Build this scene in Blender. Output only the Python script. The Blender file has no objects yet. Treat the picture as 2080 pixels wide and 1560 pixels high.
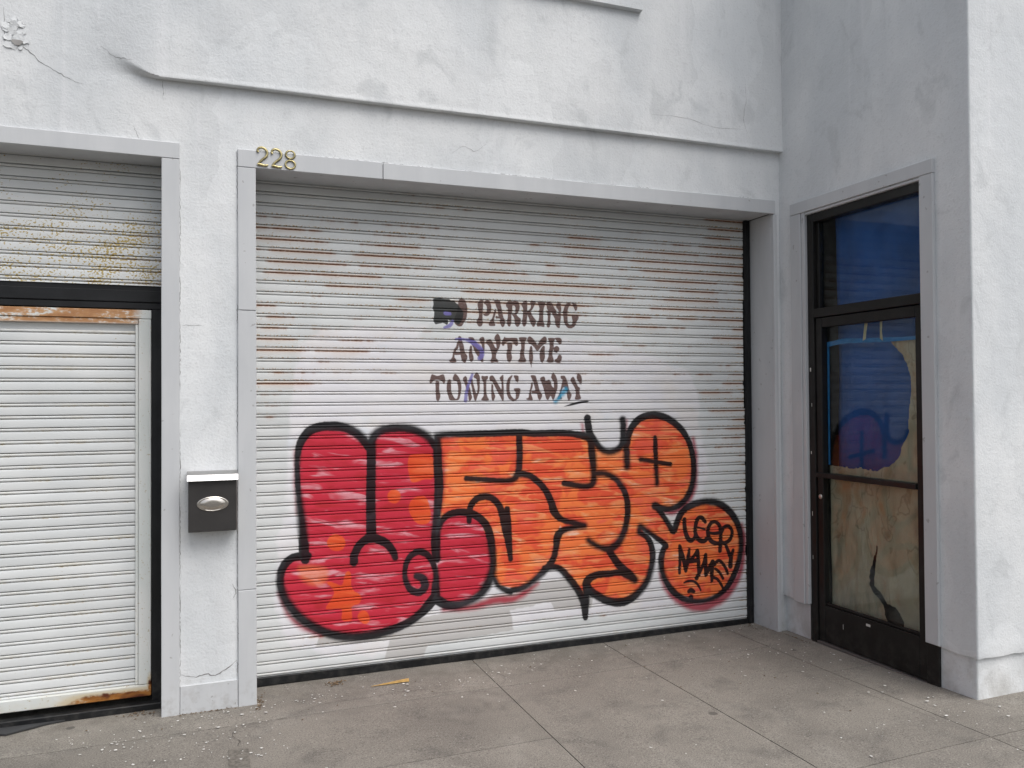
import bpy, bmesh, math, random
import numpy as np
from mathutils import Vector, Matrix, noise as mnoise

random.seed(7)
rng = np.random.default_rng(7)
scene = bpy.context.scene
COL = scene.collection

# ------------------------------------------------------------------ camera
cam_d = bpy.data.cameras.new('camera')
cam = bpy.data.objects.new('camera', cam_d)
COL.objects.link(cam)
cam_d.sensor_width = 36.0
cam_d.lens = 1666.69 / 2080 * 36.0
cam_d.clip_start = 0.05
cam_d.clip_end = 2000
fwd = Vector((0.35379374, 0.93517715, 0.01654358))
rgt = Vector((0.93532342, -0.35373266, -0.00658078))
upv = Vector((3.02187e-04, -1.78018e-02, 9.99841e-01))
M = Matrix.Identity(4)
for i in range(3):
    M[i][0], M[i][1], M[i][2] = rgt[i], upv[i], -fwd[i]
M[0][3], M[1][3], M[2][3] = -0.26272, -4.40460, 1.55675
cam.matrix_world = M
scene.camera = cam

# ------------------------------------------------------------------ sky, sun, exposure (overcast noon)
SUN_TO = Vector((0.26, -0.50, 0.86)).normalized()
SUN_EL = math.asin(SUN_TO.z)
SUN_AZ = math.atan2(SUN_TO.x, SUN_TO.y)
world = bpy.data.worlds.new('World')
scene.world = world
world.use_nodes = True
wn = world.node_tree
wn.nodes.clear()
sky = wn.nodes.new('ShaderNodeTexSky')
sky.sky_type = 'NISHITA'
sky.sun_disc = False
sky.sun_elevation = SUN_EL
sky.sun_rotation = SUN_AZ
sky.dust_density = 4.0
sky.air_density = 1.0
hsv = wn.nodes.new('ShaderNodeHueSaturation')
hsv.inputs['Saturation'].default_value = 0.46
bg = wn.nodes.new('ShaderNodeBackground')
bg.inputs['Strength'].default_value = 0.125
wo = wn.nodes.new('ShaderNodeOutputWorld')
wn.links.new(sky.outputs[0], hsv.inputs['Color'])
wn.links.new(hsv.outputs[0], bg.inputs['Color'])
wn.links.new(bg.outputs[0], wo.inputs['Surface'])

sun_d = bpy.data.lights.new('sun', 'SUN')
sun_d.energy = 1.4
sun_d.angle = math.radians(48)
sun_d.color = (1.0, 0.99, 0.975)
sun = bpy.data.objects.new('sun', sun_d)
COL.objects.link(sun)
sun.location = (0, -4, 8)
sun.rotation_euler = (-SUN_TO).to_track_quat('-Z', 'Y').to_euler()

vs = scene.view_settings
vs.view_transform = 'Standard'
vs.look = 'None'
vs.exposure = 0.36
vs.gamma = 1.0
vs.use_curve_mapping = False

scene.cycles.max_bounces = 7
scene.cycles.diffuse_bounces = 3
scene.cycles.transparent_max_bounces = 8

PAINT={}
PAINT['black']=[[[274,670,26.9],[267,701,28.9],[265,762,28.0],[257,867,24.8],[245,972,20.6],[235,1077,16.6],[231,1182,15.5],[237,1269,18.6],[257,1329,22.8],[297,1377,25.0],[353,1399,26.2],[431,1403,27.5],[502,1391,25.6],[555,1363,25.7],[595,1326,26.9],[631,1280,27.0]],[[643,1311,27.1],[642,1167,27.0],[639,1023,28.1],[639,898,28.1],[641,763,30.2]],[[542,632,23.5],[544,672,23.5],[571,723,23.5],[607,752,25.8],[641,765,28.1],[688,749,26.0],[733,721,24.0],[765,678,21.8],[779,641,18.6]],[[640,1302,26.0],[663,1347,26.0],[709,1377,24.0],[782,1385,24.2],[856,1381,24.4],[922,1361,24.6],[979,1326,24.7],[1021,1278,25.9]],[[1031,1315,27.1],[1035,1153,27.1],[1040,1060,28.3],[1036,949,25.9],[1026,858,24.8],[1019,738,29.3],[1021,637,27.0]],[[284,687,24.8],[231,688,22.7],[189,674,22.6],[157,640,22.4],[140,590,21.4],[142,529,23.4],[162,467,25.4],[201,403,26.6],[260,336,26.8],[337,281,25.0],[419,240,25.2],[516,216,26.5],[614,211,26.9],[704,220,26.0],[796,241,24.1],[870,270,24.4],[936,314,26.8],[983,359,31.3],[1014,393,31.4]],[[904,525,20.0],[941,507,24.5],[954,467,24.6],[936,437,22.3],[903,431,22.2],[866,452,19.9],[843,495,17.6],[834,550,15.5],[844,604,16.6],[872,646,18.8],[914,665,20.0],[956,652,20.2],[989,616,18.0],[1013,563,18.0],[1022,507,20.3],[1017,434,27.0],[1021,379,29.3]],[[1027,613,22.6],[1023,710,22.6],[1033,783,20.3],[1057,837,20.4],[1101,870,20.5],[1159,880,22.9],[1228,872,23.0],[1287,841,23.2],[1332,793,24.5],[1356,725,25.7],[1368,649,25.7],[1375,573,23.4],[1365,498,28.1],[1334,434,30.2],[1284,378,25.4],[1215,347,22.9],[1137,333,25.1],[1069,348,27.1],[1021,383,29.3]],[[1031,1327,27.1],[1084,1340,20.5],[1241,1341,20.9],[1390,1342,21.1],[1543,1344,21.5],[1651,1334,20.9],[1803,1335,21.2],[1907,1327,20.3],[2011,1303,24.1],[2059,1266,24.2]],[[1547,1336,20.3],[1551,1230,21.5],[1546,1135,21.5],[1533,1087,21.5],[1500,1058,19.0],[1419,1056,16.4],[1318,1067,16.3],[1207,1077,15.0]],[[1226,823,16.1],[1228,874,18.5],[1240,920,19.7],[1278,956,20.9],[1333,964,21.0],[1378,946,21.1],[1418,901,21.2],[1440,834,23.6],[1457,756,23.6],[1477,660,20.2],[1487,578,15.4]],[[1466,882,19.0],[1468,794,26.0],[1477,679,21.2],[1487,578,15.4]],[[2010,1424,24.1],[2022,1343,24.1],[2054,1285,24.2],[2101,1231,21.8],[2160,1207,22.0],[2225,1223,22.2],[2256,1261,23.4],[2264,1338,22.2],[2260,1411,23.5]],[[2275,1289,22.3],[2285,1221,24.7],[2290,1110,23.5]],[[2288,1250,24.7],[2308,1328,23.6],[2347,1385,23.6],[2403,1423,23.9],[2482,1436,25.3],[2561,1425,24.2],[2641,1385,23.2],[2709,1324,22.0],[2755,1248,20.8],[2781,1157,20.8],[2788,1067,22.1],[2775,977,22.1],[2739,899,22.0],[2681,847,21.8],[2611,824,17.9],[2537,830,21.6],[2492,847,27.7]],[[2497,1289,16.4],[2501,1136,17.8],[2508,989,16.4]],[[2389,1152,16.2],[2501,1132,15.1],[2609,1113,15.4]],[[2493,852,22.7],[2543,790,19.0],[2587,728,19.1],[2628,674,21.7],[2656,734,23.0],[2692,792,23.2],[2750,831,23.3],[2844,853,23.5],[2939,849,25.1],[3023,814,25.2],[3094,749,24.1],[3136,675,22.8],[3156,581,21.5],[3148,490,21.5],[3120,400,21.4],[3064,303,21.2],[2991,238,18.5],[2895,205,17.0],[2801,203,18.1],[2708,224,20.5],[2628,276,21.7],[2572,345,21.6],[2539,426,21.5],[2534,505,22.8],[2552,563,20.3],[2569,586,20.3],[2507,635,17.6],[2440,683,17.5],[2383,719,22.4]],[[2379,716,19.9],[2376,683,18.7],[2429,650,20.0],[2462,589,21.4],[2470,520,22.7],[2457,443,22.6],[2426,367,25.0],[2369,304,26.0],[2303,262,27.1],[2226,248,28.2],[2140,267,26.8],[2066,307,26.5],[2013,345,28.8],[1993,385,28.7],[2014,416,26.4],[2067,436,24.1],[2153,436,21.8],[2239,436,22.1],[2326,393,27.2]],[[2159,577,24.4],[2197,521,24.5],[2239,470,27.0],[2288,427,29.6],[2339,382,24.8]],[[2057,1073,21.7],[2116,1073,20.6],[2180,1051,20.8],[2234,1005,20.9],[2277,931,21.0],[2292,843,22.2],[2280,747,22.2],[2252,671,24.6],[2208,616,27.0],[2154,594,24.4],[2090,608,19.3],[2037,638,19.2],[2013,656,19.2]],[[2033,1305,26.5],[2042,1200,26.5],[2052,1094,24.1],[2046,1018,22.9],[1998,996,20.4],[1925,1006,19.1],[1847,1022,19.0]],[[1530,1086,20.6],[1569,1089,20.6],[1619,1075,20.8],[1669,1039,20.9],[1719,985,21.0],[1754,918,23.4],[1779,847,25.8],[1830,797,18.8],[1902,774,19.0],[1985,750,19.2]],[[1985,750,19.2],[1902,743,16.7],[1829,727,21.2],[1798,692,25.8],[1787,618,21.1],[1766,554,21.0],[1715,497,23.3],[1644,443,20.8],[1574,403,18.4],[1495,390,18.1],[1480,384,19.0],[1414,418,16.4],[1375,478,21.0]],[[1710,504,20.9],[1786,506,19.9],[1837,473,21.2],[1889,413,23.6],[1940,343,23.8],[1973,273,23.9],[1986,178,19.1]],[[1993,385,26.3],[1992,281,23.9],[1986,173,16.7]]]
PAINT['tag']=[[[2712,746,15.7],[2712,705,15.7],[2722,654,16.9],[2740,617,16.9],[2761,604,15.7],[2783,614,13.6],[2794,636,12.4]],[[2873,721,12.5],[2849,748,14.8],[2822,751,14.7],[2803,722,14.7],[2794,673,14.7],[2802,631,15.8],[2831,601,17.0],[2863,595,16.0],[2888,611,14.8]],[[2813,689,6.3],[2867,673,8.0]],[[2902,647,10.3],[2940,640,11.5],[2984,642,12.7]],[[2990,642,13.8],[2985,688,13.8],[2952,716,12.7],[2919,711,13.7],[2897,680,14.8],[2894,634,16.0],[2918,591,16.0],[2961,572,14.9],[3005,576,13.8]],[[2995,669,12.7],[2992,586,14.9],[2985,521,14.9]],[[3001,646,12.7],[3023,677,12.7],[3056,682,12.8],[3081,654,12.8],[3081,617,13.9],[3061,586,13.9],[3022,570,13.9],[2994,574,13.8]],[[3027,569,11.5],[3054,507,13.9],[3070,469,13.9]],[[3090,518,11.6],[3073,468,16.2],[3068,413,18.6]],[[2673,576,11.2],[2675,498,12.3],[2671,399,11.2]],[[2676,571,12.3],[2701,487,15.6],[2719,408,12.3]],[[2719,408,12.3],[2733,471,15.7],[2747,548,10.1]],[[2746,470,14.6],[2776,495,12.4],[2809,534,13.6]],[[2809,534,14.7],[2816,465,14.7],[2820,373,12.4]],[[2738,466,12.3],[2808,470,14.7]],[[2801,354,15.8],[2829,395,12.4],[2862,457,13.7],[2873,502,13.7]],[[2873,502,13.7],[2872,437,14.8],[2874,368,13.7]],[[2874,368,13.7],[2905,421,16.0],[2927,454,13.7]],[[2927,452,17.1],[2921,388,16.0],[2920,323,11.4]],[[2938,432,14.9],[2976,457,11.5],[3014,426,11.5],[3036,388,11.5],[3047,363,10.4]],[[2948,404,10.3],[2981,378,10.4],[3008,334,10.4]],[[2926,350,12.0],[2964,333,10.1],[2991,298,10.1],[3007,269,9.1]],[[2705,332,5.9],[2737,340,8.9],[2780,334,8.9],[2811,309,8.9],[2832,271,6.5]],[[2756,231,18.7],[2757,225,18.7]],[[2739,272,12.8],[2757,278,16.8],[2779,267,11.9]],[[1849,1499,1.2],[1898,1510,6.2],[1950,1522,7.5],[2003,1528,6.0],[2027,1532,1.3]]]
PAINT['blob']=[[[1010,2142],[1035,2146],[1058,2149],[1079,2142],[1111,2143],[1121,2135],[1144,2138],[1155,2121],[1161,2120],[1174,2097],[1191,2071],[1191,2025],[1174,1998],[1160,1993],[1148,2002],[1129,2012],[1111,2014],[1101,2021],[1103,2003],[1094,1988],[1083,1995],[1069,2000],[1057,1997],[1043,1991],[1025,1987],[1016,1998],[1008,2020],[1016,2038],[1016,2065],[1007,2083],[1012,2105]]]
PAINT['stencil']=[[[1168,2135],[1180,2150],[1194,2150],[1208,2139],[1217,2117],[1222,2096],[1220,2062],[1214,2028],[1200,2005],[1186,1985],[1167,1982],[1148,1993],[1141,2004],[1144,2038],[1158,2070],[1163,2106]],[[1286,2121],[1297,2138],[1303,2146],[1322,2145],[1322,2127],[1321,2095],[1317,2056],[1317,2024],[1319,2008],[1312,1990],[1298,1984],[1287,1990],[1279,2010],[1283,2026],[1293,2042],[1293,2074],[1288,2101]],[[1326,2125],[1334,2139],[1344,2146],[1356,2148],[1366,2135],[1373,2113],[1373,2085],[1363,2062],[1348,2049],[1334,2049],[1323,2054],[1322,2064],[1334,2065],[1342,2075],[1346,2089],[1344,2107],[1337,2118]],[[1391,2140],[1397,2145],[1426,2146],[1432,2133],[1437,2108],[1443,2083],[1450,2046],[1462,2024],[1462,2010],[1455,1991],[1446,1985],[1438,1988],[1428,2011],[1426,2025],[1431,2032],[1421,2036],[1406,2035],[1399,2040],[1400,2047],[1406,2052],[1418,2048],[1415,2068],[1413,2091],[1404,2109],[1400,2127]],[[1397,2091],[1405,2091],[1402,2072],[1393,2040],[1390,2024],[1396,2006],[1397,1992],[1382,1989],[1362,1990],[1355,1998],[1358,2009],[1372,2028],[1380,2044],[1387,2067]],[[1468,2123],[1480,2142],[1496,2148],[1510,2143],[1512,2134],[1510,2113],[1508,2080],[1503,2062],[1503,2029],[1500,2006],[1493,1991],[1485,1989],[1478,1996],[1472,2017],[1477,2038],[1480,2070],[1480,2098],[1470,2109]],[[1511,2138],[1525,2148],[1542,2147],[1553,2135],[1558,2112],[1554,2089],[1544,2072],[1537,2063],[1549,2049],[1564,2036],[1563,2015],[1553,1996],[1542,1988],[1532,1993],[1524,2009],[1523,2030],[1517,2048],[1506,2062],[1509,2071],[1524,2072],[1529,2088],[1529,2107],[1522,2118],[1512,2118]],[[1569,2124],[1582,2143],[1592,2149],[1607,2149],[1607,2102],[1608,2065],[1604,2037],[1601,2009],[1593,1995],[1583,1991],[1576,1999],[1571,2022],[1576,2045],[1578,2073],[1580,2101]],[[1628,2148],[1665,2150],[1661,2134],[1652,2118],[1642,2099],[1631,2084],[1644,2057],[1654,2043],[1666,2029],[1661,2010],[1653,1994],[1643,1991],[1633,2005],[1624,2023],[1616,2046],[1609,2060],[1606,2083],[1627,2103],[1632,2122]],[[1680,2148],[1726,2149],[1728,2139],[1725,2125],[1718,2110],[1715,2087],[1713,2044],[1714,2028],[1719,2017],[1721,1995],[1712,1992],[1691,1995],[1676,1993],[1669,2001],[1671,2018],[1681,2030],[1685,2053],[1686,2086],[1688,2107],[1682,2130]],[[1740,2092],[1761,2092],[1764,2069],[1760,2041],[1764,2018],[1755,1994],[1746,1989],[1737,1993],[1736,2003],[1741,2026],[1743,2059]],[[1736,2141],[1746,2149],[1766,2150],[1779,2131],[1792,2108],[1804,2094],[1804,2075],[1815,2080],[1828,2090],[1833,2069],[1831,2043],[1827,2015],[1824,1991],[1814,1988],[1801,1997],[1792,2018],[1791,2042],[1779,2065],[1766,2086],[1743,2097],[1737,2118]],[[1801,2132],[1813,2146],[1828,2149],[1834,2128],[1834,2090],[1820,2090],[1812,2104],[1802,2115]],[[1856,2120],[1867,2137],[1883,2150],[1898,2149],[1901,2140],[1888,2123],[1881,2106],[1878,2082],[1878,2044],[1881,2021],[1894,2009],[1907,2014],[1913,2031],[1908,2050],[1907,2067],[1916,2072],[1926,2068],[1939,2073],[1952,2070],[1955,2056],[1950,2044],[1939,2027],[1931,2005],[1912,1991],[1894,1987],[1876,1992],[1861,2011],[1852,2034],[1849,2063],[1847,2086]],[[1909,2150],[1927,2149],[1941,2139],[1946,2123],[1941,2103],[1932,2099],[1924,2112],[1916,2131]],[[1157,1887],[1164,1894],[1166,1871],[1164,1853],[1150,1835],[1142,1817],[1140,1797],[1152,1783],[1150,1770],[1130,1766],[1112,1769],[1108,1778],[1117,1787],[1126,1799],[1131,1826],[1140,1848],[1151,1864]],[[1140,1828],[1180,1829],[1180,1815],[1140,1812]],[[1164,1921],[1181,1921],[1187,1899],[1197,1872],[1201,1849],[1206,1827],[1220,1807],[1218,1789],[1210,1770],[1201,1766],[1187,1777],[1180,1799],[1175,1826],[1171,1853],[1166,1876]],[[1239,1868],[1249,1866],[1251,1846],[1251,1827],[1258,1805],[1258,1782],[1243,1771],[1234,1782],[1229,1805],[1230,1827],[1234,1850]],[[1228,1918],[1256,1918],[1266,1905],[1278,1887],[1294,1869],[1308,1856],[1320,1837],[1320,1792],[1321,1774],[1308,1771],[1301,1783],[1289,1801],[1277,1816],[1265,1837],[1256,1859],[1242,1884],[1232,1902]],[[1297,1912],[1316,1923],[1328,1913],[1329,1874],[1327,1828],[1313,1837],[1311,1874],[1299,1896]],[[1338,1895],[1350,1906],[1369,1909],[1381,1891],[1395,1864],[1405,1857],[1403,1880],[1400,1898],[1391,1914],[1398,1932],[1412,1944],[1423,1935],[1430,1915],[1431,1890],[1425,1864],[1415,1843],[1405,1825],[1401,1797],[1414,1784],[1414,1770],[1395,1772],[1373,1767],[1365,1779],[1373,1797],[1374,1820],[1366,1847],[1354,1870],[1337,1886]],[[1441,1899],[1449,1913],[1457,1926],[1469,1920],[1531,1921],[1543,1910],[1545,1882],[1535,1871],[1525,1877],[1516,1891],[1501,1898],[1481,1897],[1464,1890],[1454,1874],[1444,1871],[1439,1883]],[[1476,1888],[1506,1889],[1505,1854],[1500,1831],[1505,1803],[1500,1782],[1490,1771],[1480,1775],[1471,1794],[1469,1821],[1475,1853]],[[1553,1924],[1598,1925],[1599,1911],[1590,1892],[1588,1855],[1585,1832],[1588,1804],[1597,1788],[1594,1774],[1549,1772],[1547,1785],[1556,1799],[1557,1831],[1564,1855],[1563,1892],[1553,1910]],[[1605,1916],[1615,1929],[1625,1931],[1640,1921],[1658,1903],[1673,1880],[1683,1899],[1698,1918],[1719,1933],[1731,1928],[1736,1914],[1731,1892],[1708,1878],[1693,1864],[1672,1842],[1652,1863],[1635,1879],[1615,1888],[1608,1902]],[[1625,1870],[1635,1872],[1640,1851],[1642,1828],[1644,1800],[1639,1774],[1634,1763],[1633,1742],[1629,1743],[1627,1763],[1619,1776],[1616,1800],[1617,1832],[1621,1856]],[[1700,1864],[1713,1876],[1722,1869],[1721,1843],[1723,1810],[1715,1782],[1705,1771],[1695,1777],[1687,1800],[1688,1833],[1693,1852]],[[1745,1924],[1788,1924],[1788,1910],[1782,1893],[1782,1863],[1774,1834],[1775,1811],[1781,1790],[1781,1776],[1751,1771],[1735,1778],[1738,1792],[1746,1811],[1749,1843],[1754,1869],[1752,1897],[1747,1911]],[[1788,1924],[1819,1928],[1836,1916],[1836,1894],[1823,1886],[1811,1894],[1800,1910]],[[1782,1863],[1792,1872],[1805,1876],[1818,1866],[1818,1847],[1800,1832],[1790,1839],[1782,1849]],[[1787,1790],[1802,1797],[1812,1816],[1825,1823],[1836,1812],[1835,1793],[1828,1774],[1812,1769],[1792,1776]],[[987,1654],[992,1674],[1000,1696],[1010,1695],[1035,1687],[1060,1695],[1072,1696],[1079,1681],[1083,1658],[1076,1641],[1069,1645],[1060,1658],[1042,1664],[1019,1663],[1005,1652],[994,1641],[988,1645]],[[1024,1654],[1045,1654],[1045,1616],[1047,1594],[1053,1576],[1048,1551],[1039,1539],[1028,1545],[1025,1567],[1024,1596]],[[1100,1663],[1118,1663],[1118,1629],[1120,1596],[1132,1567],[1143,1553],[1153,1553],[1160,1571],[1162,1607],[1158,1641],[1151,1656],[1130,1663],[1130,1681],[1142,1700],[1156,1692],[1170,1672],[1181,1641],[1181,1602],[1174,1566],[1164,1546],[1141,1542],[1111,1544],[1101,1567],[1092,1603],[1092,1636]],[[1191,1670],[1207,1687],[1217,1674],[1219,1652],[1235,1616],[1245,1575],[1249,1561],[1237,1539],[1228,1543],[1223,1575],[1212,1611],[1202,1643]],[[1236,1668],[1252,1668],[1255,1647],[1269,1597],[1278,1584],[1283,1616],[1278,1652],[1276,1668],[1257,1681],[1267,1699],[1279,1709],[1291,1697],[1298,1677],[1297,1638],[1295,1597],[1283,1566],[1271,1536],[1261,1550],[1254,1579],[1247,1616],[1240,1645]],[[1309,1688],[1327,1686],[1348,1688],[1348,1672],[1340,1661],[1338,1615],[1340,1588],[1345,1563],[1352,1552],[1351,1540],[1309,1541],[1309,1552],[1321,1570],[1321,1606],[1319,1652],[1308,1672]],[[1371,1636],[1382,1634],[1383,1606],[1389,1583],[1396,1567],[1388,1545],[1381,1538],[1373,1547],[1370,1579]],[[1359,1682],[1372,1691],[1384,1687],[1396,1668],[1411,1645],[1428,1615],[1435,1608],[1435,1652],[1423,1673],[1438,1691],[1448,1692],[1448,1652],[1450,1606],[1450,1549],[1444,1536],[1435,1547],[1425,1567],[1408,1597],[1391,1627],[1377,1652],[1360,1663]],[[1475,1668],[1489,1684],[1502,1692],[1508,1690],[1499,1673],[1492,1652],[1488,1624],[1489,1597],[1498,1569],[1513,1551],[1525,1550],[1528,1569],[1526,1592],[1515,1606],[1521,1613],[1554,1613],[1558,1597],[1550,1564],[1540,1548],[1515,1533],[1503,1539],[1484,1548],[1471,1574],[1467,1606],[1467,1634]],[[1514,1690],[1543,1690],[1547,1671],[1546,1654],[1539,1649],[1529,1659]],[[1633,1649],[1641,1645],[1639,1624],[1630,1596],[1630,1573],[1638,1552],[1637,1540],[1605,1542],[1595,1550],[1610,1555],[1615,1578],[1620,1601],[1627,1629]],[[1627,1692],[1656,1692],[1664,1675],[1673,1647],[1681,1615],[1688,1596],[1701,1577],[1701,1563],[1690,1542],[1683,1540],[1673,1554],[1668,1578],[1653,1580],[1635,1582],[1634,1596],[1655,1601],[1651,1624],[1643,1652],[1633,1673]],[[1689,1675],[1712,1686],[1722,1676],[1727,1657],[1747,1666],[1760,1657],[1767,1629],[1780,1617],[1780,1652],[1763,1678],[1768,1697],[1778,1710],[1791,1697],[1801,1676],[1806,1652],[1806,1619],[1795,1582],[1777,1539],[1764,1558],[1757,1565],[1741,1540],[1728,1551],[1719,1582],[1709,1619],[1696,1652]],[[1828,1688],[1837,1691],[1855,1690],[1863,1678],[1873,1657],[1881,1619],[1888,1595],[1901,1576],[1898,1558],[1884,1535],[1872,1551],[1869,1577],[1865,1596],[1850,1619],[1836,1605],[1831,1567],[1836,1546],[1810,1544],[1803,1551],[1818,1582],[1829,1619],[1837,1648],[1840,1666],[1829,1673]],[[1897,1671],[1912,1685],[1923,1674],[1933,1652],[1946,1624],[1951,1624],[1950,1652],[1938,1676],[1941,1695],[1955,1711],[1966,1700],[1974,1671],[1972,1643],[1962,1614],[1957,1595],[1959,1571],[1966,1555],[1964,1543],[1929,1541],[1924,1553],[1930,1572],[1927,1605],[1912,1633],[1897,1657]]]
PAINT['violet']=[[[1150,1907,6.9],[1211,1904,8.8],[1258,1887,15.1],[1294,1860,15.2],[1311,1837,14.5],[1311,1810,15.4],[1296,1792,12.8]],[[1250,1697,8.1],[1233,1652,8.8],[1219,1611,9.7],[1211,1571,10.4],[1209,1539,10.4]],[[1078,1972,6.8],[1111,1985,11.4],[1129,2010,10.3]],[[1085,2058,11.4],[1111,2055,10.3]]]
PAINT['cyan']=[[[1860,1605,17.3],[1844,1584,16.1],[1821,1558,9.9],[1792,1530,13.5]]]
PAINT['red']=[[[252,672],[245,972],[237,1182],[250,1312],[301,1372],[431,1400],[546,1371],[643,1293],[690,1373],[782,1389],[922,1364],[1021,1301],[1035,1060],[1023,738],[1027,618],[1020,508],[1017,416],[983,359],[870,270],[704,220],[516,222],[333,285],[214,393],[151,494],[139,590],[172,665],[231,690]],[[1028,636],[1028,765],[1057,837],[1159,878],[1287,842],[1356,725],[1375,573],[1334,434],[1215,347],[1069,351],[1022,397]]]
PAINT['orange']=[[[1031,1329],[1543,1336],[1539,1095],[1609,1078],[1719,985],[1779,842],[1830,783],[1798,692],[1766,554],[1715,497],[1574,403],[1495,396],[1496,401],[1415,427],[1375,497],[1371,648],[1287,842],[1159,878],[1053,837],[1034,949]],[[1531,1335],[1803,1336],[2012,1310],[2101,1231],[2160,1207],[2247,1232],[2286,1260],[2308,1328],[2403,1423],[2482,1437],[2641,1385],[2755,1248],[2788,1067],[2739,899],[2611,826],[2498,842],[2627,671],[2692,792],[2844,853],[3023,814],[3136,675],[3153,582],[3120,400],[2991,238],[2801,201],[2628,276],[2539,426],[2534,505],[2569,586],[2385,719],[2462,589],[2466,520],[2426,367],[2303,262],[2226,250],[2066,307],[1993,385],[1971,293],[1940,343],[1837,473],[1786,506],[1715,502],[1787,618],[1798,692],[1829,727],[1779,842],[1719,985],[1609,1078],[1539,1095]]]
PAINT['spots']=[[[860,1214],[912,1233],[997,1224],[1011,1172],[1006,1089],[949,1082],[883,1067],[860,1123]],[[773,994,38.4],[774,990,38.4]],[[868,958],[920,987],[967,971],[991,878],[976,828],[910,828],[864,894]],[[438,752,45.7],[451,745,44.0]],[[390,529],[420,531],[472,509],[490,565],[508,586],[526,562],[530,486],[579,442],[574,402],[529,380],[529,309],[472,315],[472,377],[385,385],[420,443],[429,486]],[[592,325,30.3],[605,306,26.8]]]
PAINT['faint']=[[[244,633],[385,613],[385,534],[316,523],[252,563]]]
PAINT['glow']=[[[3161,683,17.9],[3178,580,24.7],[3164,427,26.9],[3113,309,33.4],[3015,216,39.7],[2895,167,39.2],[2777,168,36.6],[2662,219,27.7],[2571,296,19.0],[2522,408,12.6]],[[2785,1277,15.2],[2803,1156,21.7],[2801,1026,21.7],[2780,927,26.0],[2715,850,27.9],[2634,800,21.3],[2566,804,19.1]],[[1664,418,15.4],[1574,366,24.8],[1495,337,28.4],[1384,340,29.2],[1234,312,24.9],[1069,319,20.7]],[[134,495,11.9],[180,379,15.3],[256,302,20.6],[358,243,17.4]],[[220,1269,6.9],[217,1095,6.9],[228,921,6.9]],[[1055,1245,13.2],[1069,1133,17.0],[1063,1004,15.1],[1048,912,13.2]],[[1975,1382,14.0],[1980,1335,14.0]],[[2289,1406,10.3],[2288,1318,10.3]]]
PAINT['patch']=[[[249,1858],[494,1946],[981,2001],[1011,1900],[2038,1919],[2391,1830],[2760,1704],[2832,1344],[2906,1047],[2826,789],[3135,573],[3130,175],[2374,182],[1061,167],[655,99],[219,204],[115,510],[155,910],[195,1368]]]
PAINT['grey']=[[[353,243],[655,266],[1062,296],[1369,369],[1957,453],[2076,397],[2023,232],[1770,241],[1754,297],[1478,270],[1509,148],[972,119],[942,51],[711,65],[740,173],[326,178]]]
# ------------------------------------------------------------------ object helpers
def setp(o, label=None, cat=None, group=None, kind=None):
    if label: o['label'] = label
    if cat: o['category'] = cat
    if group: o['group'] = group
    if kind: o['kind'] = kind
    return o

def link(name, me, mat, parent=None):
    o = bpy.data.objects.new(name, me)
    COL.objects.link(o)
    if mat is not None:
        me.materials.clear()
        me.materials.append(mat)
    if parent is not None:
        o.parent = parent
        o.matrix_parent_inverse = parent.matrix_basis.inverted()
    return o

def empty(name, loc):
    o = bpy.data.objects.new(name, None)
    o.location = loc
    o.empty_display_size = 0.1
    COL.objects.link(o)
    return o

def from_py(name, verts, faces, mat, parent=None, smooth=None):
    me = bpy.data.meshes.new(name)
    me.from_pydata([tuple(v) for v in verts], [], faces)
    me.validate()
    me.update()
    if smooth is not None:
        me.polygons.foreach_set('use_smooth', [True] * len(me.polygons))
        me.set_sharp_from_angle(angle=math.radians(smooth))
    return link(name, me, mat, parent)

def box(name, x0, x1, y0, y1, z0, z1, mat, parent=None, bev=0.002, seg=1, warp=0.0, cuts=0):
    x0, x1 = min(x0, x1), max(x0, x1)
    y0, y1 = min(y0, y1), max(y0, y1)
    z0, z1 = min(z0, z1), max(z0, z1)
    bm = bmesh.new()
    bmesh.ops.create_cube(bm, size=1.0)
    for v in bm.verts:
        v.co = Vector((x0 + (v.co.x + .5) * (x1 - x0), y0 + (v.co.y + .5) * (y1 - y0), z0 + (v.co.z + .5) * (z1 - z0)))
    if bev > 0:
        bmesh.ops.bevel(bm, geom=bm.edges[:], offset=bev, segments=seg, affect='EDGES', profile=0.5)
    if cuts:
        ax = max(range(3), key=lambda i: (x1 - x0, y1 - y0, z1 - z0)[i])
        lo, hi = ((x0, x1), (y0, y1), (z0, z1))[ax]
        for k in range(1, cuts + 1):
            c = [0, 0, 0]; c[ax] = lo + (hi - lo) * k / (cuts + 1)
            n = [0, 0, 0]; n[ax] = 1
            bmesh.ops.bisect_plane(bm, geom=bm.verts[:] + bm.edges[:] + bm.faces[:], plane_co=c, plane_no=n)
    if warp:
        for v in bm.verts:
            v.co += Vector(mnoise.noise_vector(v.co * 1.7)) * warp
    me = bpy.data.meshes.new(name)
    bm.to_mesh(me)
    bm.free()
    return link(name, me, mat, parent)

def smoothstep(a, b, x):
    t = min(1.0, max(0.0, (x - a) / (b - a)))
    return t * t * (3 - 2 * t)

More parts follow.
